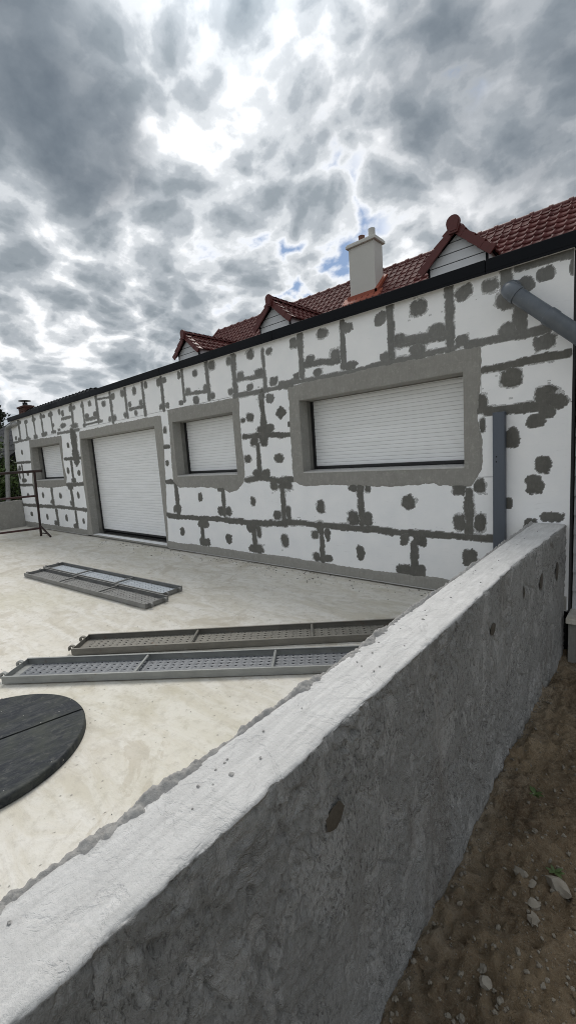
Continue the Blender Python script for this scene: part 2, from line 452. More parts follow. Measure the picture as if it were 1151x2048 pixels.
M_flash = mat('terracotta_flashing', (.42, .11, .045), .6, fn=lambda k, b, nt: k.put(b.inputs['Base Color'], k.mix(k.noise(geo(k), 9, 5, .65).outputs['Fac'], (.27, .06, .03), (.36, .085, .042))))
def f_slate(k, b, nt):
    P = geo(k); n = k.noise(P, 3, 6, .65).outputs['Fac']
    c = k.mix(n, (.010, .011, .014), (.024, .025, .028)); k.put(b.inputs['Base Color'], c); b.inputs['Specular IOR Level'].default_value = .2
M_slate = mat('dark_slate_tile', (.03, .03, .035), .55, fn=f_slate)
M_clad = mat('pale_cladding', (.68, .69, .71), .6, fn=lambda k, b, nt: k.put(b.inputs['Base Color'], k.mix(k.noise(k.v('MULTIPLY', geo(k), (2, 2, 12)), 1., 5, .6).outputs['Fac'], (.62, .63, .65), (.73, .74, .76))))
def f_stucco(k, b, nt):
    P = geo(k); n = k.noise(P, 2, 6, .65).outputs['Fac']
    k.put(b.inputs['Base Color'], k.mix(n, (.56, .55, .51), (.66, .65, .61))); bump(k, b, k.noise(P, 120, 4, .7).outputs['Fac'], .003, .5)
M_stucco = mat('cream_render', (.6, .59, .55), .85, fn=f_stucco)
M_brick = mat('old_brick', (.22, .08, .05), .85, fn=lambda k, b, nt: k.put(b.inputs['Base Color'], k.mix(k.noise(geo(k), 5, 5, .7).outputs['Fac'], (.055, .022, .017), (.12, .045, .032))))
M_roofing = mat('roof_membrane', (.07, .07, .07), .8)
def f_soil(k, b, nt):
    P = geo(k)
    n = k.noise(P, 2.3, 8, .68, .5).outputs['Fac']; f = k.noise(P, 60, 8, .8).outputs['Fac']
    c = k.mix(k.rng(n, .32, .68), (.185, .122, .066), (.44, .325, .20))
    c = k.mix(k.rng(f, .46, .62, 0, .7), c, (.45, .36, .25))
    pale = k.noise(k.v('ADD', P, (4, 4, 0)), 1.6, 6, .7).outputs['Fac']
    c = k.mix(k.rng(pale, .57, .70, 0, .75), c, (.42, .335, .24))
    sx = k.n('ShaderNodeSeparateXYZ'); k.put(sx.inputs[0], P)      # dried cement dust at the foot of the wall
    dust = k.m('MULTIPLY', k.rng(sx.outputs[0], -.46, -.61, 0., 1.), k.rng(k.noise(k.v('ADD', P, (7, 1, 0)), 4.5, 6, .7).outputs['Fac'], .44, .60, 0., .8))
    c = k.mix(dust, c, (.52, .43, .32))
    sp = k.voro(P, 75, 'F1'); sc = k.n('ShaderNodeSeparateColor'); k.put(sc.inputs[0], sp.outputs['Color'])
    d = k.m('MULTIPLY', k.rng(sp.outputs['Distance'], .12, .22, 1, 0), k.m('GREATER_THAN', sc.outputs[1], .9))
    c = k.mix(d, c, (.30, .27, .22))
    k.put(b.inputs['Base Color'], c); k.put(b.inputs['Roughness'], k.rng(n, .3, .6, .6, .9))
    bump(k, b, k.m('ADD', f, k.m('MULTIPLY', d, .7)), .045, 1.)
M_soil = mat('damp_soil', (.09, .06, .04), .85, fn=f_soil)
def f_ground(k, b, nt):
    P = geo(k); n = k.noise(P, .12, 8, .65).outputs['Fac']
    k.put(b.inputs['Base Color'], k.mix(k.rng(n, .4, .6), (.06, .08, .03), (.11, .09, .05)))
M_ground = mat('rough_ground', (.08, .08, .04), .95, fn=f_ground)
def f_stone(k, b, nt):
    P = geo(k); n = k.noise(P, 30, 6, .7).outputs['Fac']
    c = k.mix(rnd(k), (.22, .20, .165), (.36, .33, .28))
    k.put(b.inputs['Base Color'], k.mix(k.rng(n, .35, .7, 0, .6), c, (.15, .12, .085))); bump(k, b, n, .004, .7)
M_stone = mat('earthy_stone', (.3, .27, .22), .85, fn=f_stone)
def f_leaf(k, b, nt):
    P = geo(k); n = k.noise(P, 5, 3).outputs['Fac']
    k.put(b.inputs['Base Color'], k.mix(k.rng(n, .35, .65), (.03, .06, .014), (.11, .165, .045)))
M_leaf = mat('leaf', (.05, .09, .02), .6, fn=f_leaf)
M_conifer = mat('conifer_leaf', (.018, .028, .014), .7)
M_bark = mat('bark', (.06, .045, .035), .9)
M_pot = mat('clay_pot', (.16, .075, .055), .7)
M_potpale = mat('pale_pot', (.55, .54, .51), .6)

# ================================================================== STRUCTURE
# far ground sheet
me = mesh_np('ground', [(-600, -600, -.52), (600, -600, -.52), (600, 600, -.52), (-600, 600, -.52)], [(0, 1, 2, 3)], M_ground)
link('ground', me, kind='structure')

# concrete terrace slab
def grid_mesh(name, xs, ys, zf, m, smooth=True):
    X, Y = np.meshgrid(xs, ys); Z = zf(X, Y)
    V = np.stack([X, Y, Z], -1).reshape(-1, 3)
    nx, ny = len(xs), len(ys)
    i = np.arange((nx - 1) * (ny - 1)); a = (i // (nx - 1)) * nx + i % (nx - 1)
    F = np.stack([a, a + 1, a + nx + 1, a + nx], -1)
    return mesh_np(name, V, F, m, smooth)
tx = np.concatenate([np.linspace(-13.8, -5, 120), np.linspace(-4.95, -.75, 110)])
ty = np.concatenate([np.linspace(-14, -4.2, 40), np.linspace(-4.15, .10, 120)])
link('terrace', grid_mesh('terrace', tx, ty, lambda X, Y: .006 * fbm(X, Y, .6, 4, 3) + .0012 * fbm(X, Y, 9, 3, 5) - .002, M_terrace), kind='structure')

# bare soil beside the parapet
sx = np.concatenate([np.linspace(-.70, .35, 100), np.linspace(.38, 4, 50)])
sy = np.concatenate([np.linspace(-9, -3.4, 80), np.linspace(-3.38, .02, 270)])
def soil_h(X, Y):
    h = -.405 + .05 * fbm(X, Y, 1.6, 4, 21) + .04 * fbm(X, Y, 7, 4, 22) + .045 * np.abs(fbm(X, Y, 15, 3, 23)) + .022 * fbm(X, Y, 36, 2, 24)
    h += .03 * sstep(-.42, -.64, X) * (.4 + fbm(X, Y, 4, 3, 25))
    edge = np.minimum(sstep(4, 3.4, X), sstep(-9, -8.4, Y))
    return h * edge + -.56 * (1 - edge)
link('soil', grid_mesh('soil', sx, sy, soil_h, M_soil), kind='structure')

# ------------------------------------------------------------------ rendered parapet beside the camera
def make_parapet(name, x_in, x_out, flare, ys, top, zin, zout, res, seed, skin=M_parapet):
    """one continuous rough skin: inner face, top, outer face; displaced with trowel relief"""
    rad = .010
    prof = []                                        # (x, z, nx, nz, kind)
    sgn = 1 if x_out > x_in else -1
    for z in np.arange(zin, top - rad, .05): prof.append((x_in, z, -sgn, 0, 0))
    for a in np.linspace(0, 90, 4): prof.append((x_in + sgn * rad * (1 - math.cos(R(a))), top - rad + rad * math.sin(R(a)), -sgn * math.cos(R(a)), math.sin(R(a)), 1))
    for x in np.linspace(x_in + sgn * (rad + .004), x_out - sgn * (rad + .004), max(6, int(abs(x_out - x_in) / res))): prof.append((x, top, 0, 1, 1))
    for a in np.linspace(90, 0, 5): prof.append((x_out - sgn * rad * (1 - math.cos(R(a))), top - rad + rad * math.sin(R(a)), sgn * math.cos(R(a)), math.sin(R(a)), 1))
    for z in np.arange(top - rad - res, zout, -res): prof.append((x_out, z, sgn, 0, 2))
    prof = np.array(prof)
    s = np.concatenate([[0], np.cumsum(np.hypot(np.diff(prof[:, 0]), np.diff(prof[:, 1])))])
    Y, S = np.meshgrid(ys, s); PX = prof[:, 0][:, None] + 0 * Y; PZ = prof[:, 1][:, None] + 0 * Y
    kd = prof[:, 4][:, None] + 0 * Y
    rough = sstep(-.05, .25, fbm(Y, S, 2.4, 3, seed + 1) + .15)                      # trowelled-smooth against rough areas
    d = .0055 * fbm(Y, S, 3, 3, seed) + (.25 + .75 * rough) * (.013 * fbm(Y, S, 42, 4, seed + 2, .7) - .030 * np.clip(fbm(Y * 1.6, S * .9, 30, 2, seed + 3) - .22, 0, 1))
    d += .006 * sstep(.15, .30, fbm(Y * 1.5, S * .7, 3.1, 2, seed + 6))              # raised skim patches
    rg = np.random.RandomState(seed)
    for i in range(300):                                                               # trowel drags and scratches
        cy = rg.uniform(ys[0], ys[-1]); cs = rg.uniform(s[0] + (s[-1] - s[0]) * .45, s[-1]); a = rg.normal(1.25, .45); L = rg.uniform(.04, .22); wd = rg.uniform(.0035, .009)
        dy, ds = Y - cy, S - cs
        u = dy * math.cos(a) + ds * math.sin(a); v = -dy * math.sin(a) + ds * math.cos(a) + .35 * u * u
        m = np.exp(-(v / wd) ** 2) * sstep(L, L * .5, np.abs(u))
        d -= m * rg.uniform(.004, .012)
    d = np.where(kd == 1, .0016 * fbm(Y, S, 14, 4, seed + 5, .6) + .003 * fbm(Y, S, 2.5, 2, seed + 4), d)
    d = np.where(kd == 0, d * .5, d)
    edge = np.exp(-(np.abs(PX - x_out) / .012) ** 2) * np.exp(-(np.abs(PZ - top) / .02) ** 2)
    d -= edge * .020 * np.clip(fbm(Y, S, 13, 4, seed + 7) + .12, 0, 1)                # chipped arris
    V = np.stack([PX + d * prof[:, 2][:, None], Y, PZ + d * prof[:, 3][:, None]], -1).reshape(-1, 3)
    ny, ns = len(ys), len(s)
    i = np.arange((ny - 1) * (ns - 1)); a = (i // (ny - 1)) * ny + i % (ny - 1)
    F = np.stack([a, a + 1, a + ny + 1, a + ny], -1)
    if sgn < 0: F = F[:, ::-1]
    fx = (V[:, 0] - x_in) / (x_out - x_in)
    V[:, 0] += flare * np.clip(fx, 0, 1) * sstep(-1.7, .2, V[:, 1])
    return mesh_np(name, V, F, skin, True)
TOP = .7835
ys = np.concatenate([np.linspace(-8, -4.3, 120), np.arange(-4.29, .0, .0085), [-.001]])
par = empty('parapet_wall', (-.74, -4, -.4), label='low grey rendered parapet with pale top, running from the foreground to the patchy facade', cat='wall')
def into(o, e):
    """parent o to e without moving it"""
    o.parent = e; o.matrix_parent_inverse = (Matrix.Translation(e.location) @ e.rotation_euler.to_matrix().to_4x4()).inverted()
    return o
into(link('wall_body', make_parapet('wall_body', -.8395, -.6394, .052, ys, TOP, -.1, -.50, .0085, 40)), par)

# lumpy bead of mortar along the inner top edge
by = np.arange(-4.6, -.02, .0042); bu = np.linspace(-.036, .050, 30)
BY, BU = np.meshgrid(by, bu)
wid = .003 + .021 * np.clip(.25 + 1.2 * fbm(BY, 0 * BY, 2.3, 3, 61) + .75 * sstep(-1.8, -3.7, BY), 0, 1.6) + .010 * fbm(BY, 0 * BY, 17, 4, 62, .7)
hh = .011 * (1 - ((BU + .010 - .008 * fbm(BY, 0 * BY, 6, 2, 65)) / np.maximum(wid, .004)) ** 2) + .016 * fbm(BY, BU, 30, 4, 63, .7) + .010 * fbm(BY, BU, 9, 2, 64) + .007 * fbm(BY, BU, 85, 3, 67, .7) - .002
hh = np.maximum(hh, -.008)
zb = TOP + hh
zb = np.where(BU < -.006, zb - (np.abs(BU + .006) * 1.1), zb)
V = np.stack([-.836 + BU, BY, zb], -1).reshape(-1, 3)
nx = len(by); i = np.arange((nx - 1) * (len(bu) - 1)); a = (i // (nx - 1)) * nx + i % (nx - 1)
M_bead = mat('fresh_mortar', (.3, .29, .275), .95, fn=mk_mortar((.27, .265, .255), (.40, .39, .378)))
into(link('mortar_bead', mesh_np('mortar_bead', V, np.stack([a, a + nx, a + nx + 1, a + 1], -1), M_bead, True), label='crumbly bead of mortar squeezed along the inner top edge'), par)
# crumbs of mortar stuck on the top
def pebble(r, seed, flat=.6):
    rg = np.random.RandomState(seed); bm = bmesh.new(); bmesh.ops.create_icosphere(bm, subdivisions=2 if r > .012 else 1, radius=1.)
    k = rg.randn(3, 3)
    for q in bm.verts:
        n = q.co.normalized(); d = 1 + .22 * math.sin(3 * n.dot(Vector(k[0])) + seed) + .15 * math.sin(5 * n.dot(Vector(k[1])))
        q.co = Vector((n.x * d * r * rg.uniform(.95, 1.05), n.y * d * r * rg.uniform(.95, 1.05) * .8, n.z * d * r * flat))
    V = [q.co[:] for q in bm.verts]; F = [[q.index for q in f.verts] for f in bm.faces]; bm.free(); return V, F
def crumbs(name, pts, m, sizes, seed, flat=.6, **kw):
    mb = MB(); rg = random.Random(seed)
    base = [pebble(1., seed + i, flat) for i in range(7)]
    for (x, y, z), r in zip(pts, sizes):
        V, F = base[rg.randrange(7)]; a = rg.uniform(0, 6.28); ca, sa = math.cos(a), math.sin(a)
        mb.add([(x + r * (vx * ca - vy * sa), y + r * (vx * sa + vy * ca), z + r * vz) for vx, vy, vz in V], F)
    return mb.obj(name, m, None, False, **kw)
rg = random.Random(5)
pt = [(-.79 + rg.uniform(-.01, .10) * rg.random(), rg.uniform(-4.2, -.1), TOP + .002) for i in range(45)]
into(crumbs('mortar_crumb', pt, M_bead, [rg.uniform(.0012, .0045) for q in pt], 3, kind='stuff'), par)
for (x, y, r) in ((-.742, -3.62, .009), (-.775, -3.69, .006), (-.748, -2.52, .008), (-.70, -1.9, .006)):
    V, F = pebble(r, int(y * -100)); into(MB().add(V, F).obj('mortar_lump', M_bead, None, True, loc=(x, y, TOP + r * .25)), par)
for (y, z, ry, rz) in ((-3.367, .543, .045, .036), (-.346, .465, .055, .075), (-.84, .517, .05, .065), (-1.917, .546, .045, .035), (-1.28, .555, .012, .05)):
    n = 22; rgg = random.Random(int(y * 50))
    V = [(.0, 0, 0)] + [(-.003, ry * math.cos(6.283 * i / n) * rgg.uniform(.82, 1.1), rz * math.sin(6.283 * i / n) * rgg.uniform(.85, 1.1)) for i in range(n)]
    V[0] = (.003, 0, 0)
    into(MB().add(V, [(0, 1 + i, 1 + (i + 1) % n) for i in range(n)]).obj('tie_hole_plug', M_spot, None, True, loc=(-.6315 + .052 * float(sstep(-1.7, .2, np.array(y))), y, z), label='dark damp plugged hole in the outer face'), par)

# far parapet at the other end of the terrace
par2 = empty('parapet_wall', (-13.8, -4, 0), label='low grey concrete wall at the far left end of the terrace, below the rusty frame', cat='wall')
into(link('wall_body', make_parapet('wall_body', -13.9, -13.70, 0., np.concatenate([np.linspace(-12, -2, 60), np.linspace(-1.9, -.01, 60)]), .76, -.52, -.05, .03, 77, M_render)), par2)

# ================================================================== FACADE
XL, XR, ZT = -13.71, -.565, 2.955
OPEN = dict(left=(-12.44, -10.63, 1.30, 2.16), garage=(-9.50, -6.60, .06, 2.165), small=(-6.07, -4.60, 1.295, 2.175), big=(-3.385, -1.413, 1.29, 2.17))
ext = empty('garage_extension', (XL, 0, 0), label='long flat-roofed extension clad in white foam boards patched with grey mortar', cat='building')
def part(name, mb, m, parent=None, smooth=False, **kw):
    return into(mb.obj(name, m, None, smooth, **kw), parent or ext)

def minus(rect, holes):
    """rectangle minus rectangles -> list of rectangles"""
    out = [rect]
    for h in holes:
        nxt = []
        for (a, b, c, d) in out:
            e, f, g, i = max(a, h[0]), min(b, h[1]), max(c, h[2]), min(d, h[3])
            if e >= f or g >= i: nxt.append((a, b, c, d)); continue
            if a < e: nxt.append((a, e, c, d))
            if f < b: nxt.append((f, b, c, d))
            if c < g: nxt.append((e, f, c, g))
            if i < d: nxt.append((e, f, i, d))
        out = nxt
    return out
# block wall behind the boards
mb = MB()
grown = [(a - .012, b + .012, c - .012, d + .012) for a, b, c, d in OPEN.values()]
for (a, b, c, d) in minus((XL + .02, XR - .004, .0, 2.93), grown): mb.box(a, b, .14, .34, c, d)
part('block_wall', mb, M_block)
part('recessed_base', MB().box(XL + .02, -9.52, .05, .14, -.02, .035).box(-6.58, XR - .01, .05, .14, -.02, .035), M_void)  # painted near-black for the shade in the gap under the boards
part('foundation', MB().box(XL + .05, XR - .012, .06, .3, -.5, -.03), M_void)  # black in place of concrete, giving the gap its shade by colour
part('corner_membrane', MB().box(XR - .003, XR + .003, .012, .15, -.3, 2.94), M_void)

# foam boards, one object each
joints = {(.03, .607): [XL, -12.59, -11.36, -10.25, -9.4, -6.6, -5.55, -4.36, -3.16, -1.95, -1.10],
          (.613, 1.187): [XL, -12.63, -11.49, -10.32, -9.4, -6.15, -4.96, -3.76, -2.57, -1.38, -1.10],
          (1.193, 1.787): [XL, -13.33, -12.15, -10.95, -10.12, -9.3, -6.6, -5.6, -4.15, -3.0, -1.8, -1.10],
          (1.793, 2.377): [XL, -12.6, -11.4, -9.84, -9.0, -7.0, -5.2, -4.01, -2.8, -1.26],
          (.0301, 1.787): [-1.10, XR], (1.793, 2.157): [-1.26, XR], (2.163, 2.377): [-1.26, XR],
          (2.383, ZT): [XL, -13.10, -12.59, -12.01, -11.49, -10.90, -10.33, -9.75, -9.20, -8.58, -8.00, -7.44, -6.84, -6.26, -5.68, -5.08, -4.50, -3.93, -3.31, -2.71, -2.13, -1.53, -.99, XR]}
rgp = random.Random(3)
for (z0, z1), js in joints.items():
    for a, b in zip(js[:-1], js[1:]):
        rs = minus((a + (.0015 if a > XL else 0), b - (.0015 if b < XR else 0), z0, z1), OPEN.values())
        if not rs: continue
        mb = MB(); y = rgp.uniform(-.0005, .0005)
        for (c, d, e, f) in rs:
            if d - c > .004 and f - e > .004: mb.box(c, d, y, .139, e, f)
        if mb.v: part('insulation_board', mb, M_eps)

# ---- trowelled mortar as relief: a height field that rises out of the board only where there is mortar
def relief(name, xs, zs, hf, m, parent=None, drop=None, film=False, **kw):
    X, Z = np.meshgrid(xs, zs); H = hf(X, Z)
    nx, nz = len(xs), len(zs)
    i = np.arange((nx - 1) * (nz - 1)); a = (i // (nx - 1)) * nx + i % (nx - 1)
    F = np.stack([a, a + 1, a + nx + 1, a + nx], -1)
    hmax = H.ravel()[F].max(1); keep = hmax > 0
    if drop is not None:
        cx = X.ravel()[F].mean(1); cz = Z.ravel()[F].mean(1)
        keep &= ~((cx > drop[0]) & (cx < drop[1]) & (cz > drop[2]) & (cz < drop[3]))
    F = F[keep]
    if not len(F): return None
    us, invi = np.unique(F.ravel(), return_inverse=True)
    V = np.stack([X.ravel(), -np.maximum(H.ravel(), -.004), Z.ravel()], -1)[us]
    me = mesh_np(name, V, invi.reshape(-1, 4), m, True)
    at = me.attributes.new('film', 'FLOAT', 'POINT'); at.data.foreach_set('value', np.clip(1.15 - H.ravel()[us] / .0011, 0, 1).astype(np.float32) if film else np.zeros(len(us), np.float32))
    o = link(name, me, **kw)
    return into(o, parent or ext)
def res_at(x): return .0085 if x > -3.6 else (.011 if x > -7 else .016)
BLOBS = [(-11.44,0.21,0.155,0.063,0), (-10.34,0.20,0.127,0.056,0), (-11.54,0.75,0.127,0.058,0), (-10.34,1.12,0.150,0.064,0), (-10.37,0.74,0.118,0.058,0), (-13.31,1.31,0.179,0.063,0), (-13.52,1.66,0.097,0.059,0), (-10.12,1.27,0.129,0.055,0), (-9.90,1.85,0.140,0.060,0), (-13.16,2.08,0.070,0.072,0), (-10.17,2.07,0.064,0.060,0), (-12.97,1.49,0.092,0.057,0), (-10.36,1.50,0.075,0.070,0), (-9.80,1.43,0.085,0.061,0), (-13.19,0.90,0.094,0.055,0), (-12.10,0.91,0.073,0.080,0), (-10.99,0.91,0.073,0.067,0), (-9.98,0.93,0.064,0.077,0), (-13.12,0.38,0.094,0.061,0), (-12.02,0.34,0.073,0.073,0), (-10.81,0.37,0.072,0.083,0), (-9.89,0.34,0.056,0.057,0), (-6.30,2.07,0.057,0.059,0), (-6.33,1.52,0.058,0.048,0), (-6.26,0.71,0.036,0.037,0), (-13.02,2.86,0.116,0.053,0), (-13.19,2.43,0.146,0.050,0), (-12.54,2.83,0.123,0.051,0), (-12.58,2.41,0.124,0.052,0), (-12.00,2.83,0.138,0.058,0), (-12.02,2.41,0.139,0.051,0), (-11.48,2.85,0.108,0.048,0), (-11.32,2.84,0.085,0.048,0), (-11.44,2.42,0.173,0.057,0), (-10.91,2.84,0.141,0.054,0), (-10.85,2.58,0.080,0.047,0), (-10.85,2.43,0.160,0.039,0), (-10.40,2.84,0.075,0.060,0), (-10.23,2.79,0.073,0.067,0), (-10.30,2.52,0.168,0.053,0), (-10.54,2.45,0.077,0.031,0), (-9.80,2.84,0.087,0.064,0), (-9.64,2.84,0.076,0.050,0), (-9.71,2.46,0.172,0.051,0), (-9.22,2.83,0.080,0.048,0), (-9.22,2.43,0.080,0.042,0), (-8.87,2.83,0.076,0.054,0), (-9.06,2.59,0.094,0.055,0), (-8.68,2.60,0.089,0.054,0), (-8.51,2.44,0.087,0.033,0), (-8.29,2.75,0.084,0.052,0), (-7.90,2.84,0.078,0.062,0), (-7.95,2.44,0.093,0.064,0), (-8.11,2.44,0.054,0.045,0), (-7.53,2.84,0.074,0.060,0), (-7.51,2.45,0.074,0.049,0), (-7.12,2.83,0.063,0.064,0), (-7.32,2.62,0.054,0.048,0), (-6.94,2.60,0.067,0.052,0), (-7.14,2.45,0.052,0.048,0), (-6.73,2.87,0.054,0.056,0), (-6.34,2.85,0.060,0.060,0), (-6.17,2.86,0.068,0.053,0), (-6.32,2.45,0.081,0.050,0), (-6.16,2.45,0.059,0.049,0), (-5.76,2.87,0.054,0.062,0), (-5.77,2.45,0.064,0.042,0), (-13.46,2.48,0.082,0.055,0), (-5.36,2.83,0.058,0.052,0), (-5.57,2.59,0.070,0.051,0), (-5.39,2.44,0.068,0.056,0), (-4.96,2.87,0.077,0.062,0), (-5.14,2.59,0.056,0.049,0), (-5.00,2.45,0.055,0.044,0), (-4.58,2.86,0.057,0.055,0), (-4.48,2.88,0.048,0.049,0), (-4.60,2.45,0.057,0.042,0), (-4.38,2.62,0.068,0.063,0), (-4.52,2.37,0.049,0.046,0), (-4.16,2.87,0.071,0.061,0), (-4.02,2.61,0.075,0.052,0), (-4.21,2.45,0.059,0.045,0), (-3.82,2.84,0.060,0.042,0), (-3.78,2.46,0.072,0.051,0), (-4.01,2.30,0.063,0.057,0), (-3.86,2.26,0.073,0.061,0), (-4.06,1.88,0.097,0.045,0), (-3.90,1.88,0.081,0.058,0), (-4.26,2.06,0.067,0.060,0), (-4.40,2.03,0.049,0.033,0), (-3.70,2.06,0.080,0.069,35), (-4.21,1.73,0.080,0.070,0), (-4.03,1.73,0.077,0.082,0), (-4.37,1.50,0.070,0.058,0), (-3.78,1.48,0.082,0.059,0), (-4.19,1.29,0.094,0.057,0), (-4.04,1.28,0.078,0.061,0), (-3.71,1.15,0.121,0.087,0), (-3.90,1.12,0.070,0.065,0), (-6.16,0.74,0.121,0.078,0), (-5.52,0.95,0.058,0.073,0), (-5.04,0.74,0.082,0.075,0), (-4.87,0.74,0.071,0.066,0), (-5.01,1.07,0.072,0.037,0), (-4.33,0.90,0.056,0.064,0), (-3.88,0.72,0.070,0.067,0), (-3.68,0.76,0.043,0.084,0), (-3.57,1.90,0.026,0.034,0), (-5.51,0.52,0.151,0.072,0), (-5.52,0.22,0.152,0.079,0), (-6.10,0.35,0.063,0.077,0), (-4.41,0.52,0.113,0.070,0), (-4.26,0.48,0.051,0.095,0), (-4.35,0.22,0.143,0.068,0), (-4.92,0.32,0.072,0.080,0), (-3.78,0.38,0.063,0.093,0), (-3.17,0.59,0.057,0.093,0), (-3.26,0.50,0.058,0.056,0), (-3.07,0.51,0.044,0.083,0), (-3.26,0.21,0.064,0.062,0), (-3.08,0.21,0.067,0.047,0), (-3.15,0.86,0.064,0.082,0), (-2.61,0.33,0.057,0.101,0), (-2.05,0.54,0.055,0.068,0), (-1.88,0.54,0.084,0.070,0), (-2.07,0.20,0.098,0.062,0), (-1.89,0.20,0.061,0.072,0), (-1.38,0.41,0.073,0.082,0), (-2.67,1.09,0.064,0.042,0), (-2.48,1.08,0.047,0.045,0), (-2.68,0.74,0.085,0.082,0), (-2.49,0.73,0.057,0.084,0), (-1.99,0.94,0.086,0.074,35), (-1.47,1.07,0.066,0.053,0), (-1.28,1.11,0.052,0.065,0), (-1.47,0.75,0.063,0.087,0), (-1.28,0.75,0.053,0.085,0), (-1.00,1.53,0.066,0.090,0), (-1.01,2.03,0.086,0.056,0), (-0.74,1.89,0.084,0.059,0), (-0.82,1.66,0.074,0.055,0), (-0.74,1.73,0.067,0.054,0), (-0.76,1.28,0.067,0.081,0), (-0.83,1.12,0.069,0.083,0), (-1.03,0.95,0.031,0.051,0), (-0.85,0.76,0.052,0.061,0), (-0.69,0.84,0.095,0.048,0), (-1.25,1.87,0.040,0.082,0), (-1.25,1.67,0.025,0.065,0), (-0.68,1.82,0.075,0.053,0), (-1.83,2.84,0.080,0.067,0), (-1.40,2.86,0.074,0.058,15), (-1.65,2.58,0.081,0.066,0), (-1.42,2.44,0.061,0.056,0), (-2.02,2.58,0.041,0.051,0), (-1.85,2.46,0.078,0.057,0), (-1.18,2.85,0.068,0.060,0), (-1.05,2.70,0.084,0.074,0), (-0.91,2.78,0.070,0.062,0), (-1.04,2.45,0.070,0.063,0), (-0.76,2.82,0.070,0.058,12), (-0.57,2.81,0.032,0.067,0), (-1.01,2.05,0.082,0.083,0), (-0.76,2.29,0.088,0.063,10), (-0.75,1.86,0.080,0.074,0), (-2.98,2.86,0.078,0.056,0), (-3.41,2.85,0.059,0.059,0), (-3.40,2.45,0.060,0.049,0), (-3.18,2.61,0.072,0.055,0), (-3.08,2.45,0.063,0.049,0), (-2.82,2.60,0.070,0.071,0), (-2.64,2.85,0.071,0.054,0), (-2.62,2.44,0.089,0.055,0), (-2.24,2.85,0.067,0.067,0), (-2.04,2.59,0.060,0.053,0), (-2.20,2.45,0.069,0.060,0), (-1.84,2.44,0.071,0.049,0), (-1.83,2.84,0.080,0.070,0), (-1.66,2.60,0.084,0.055,0)]
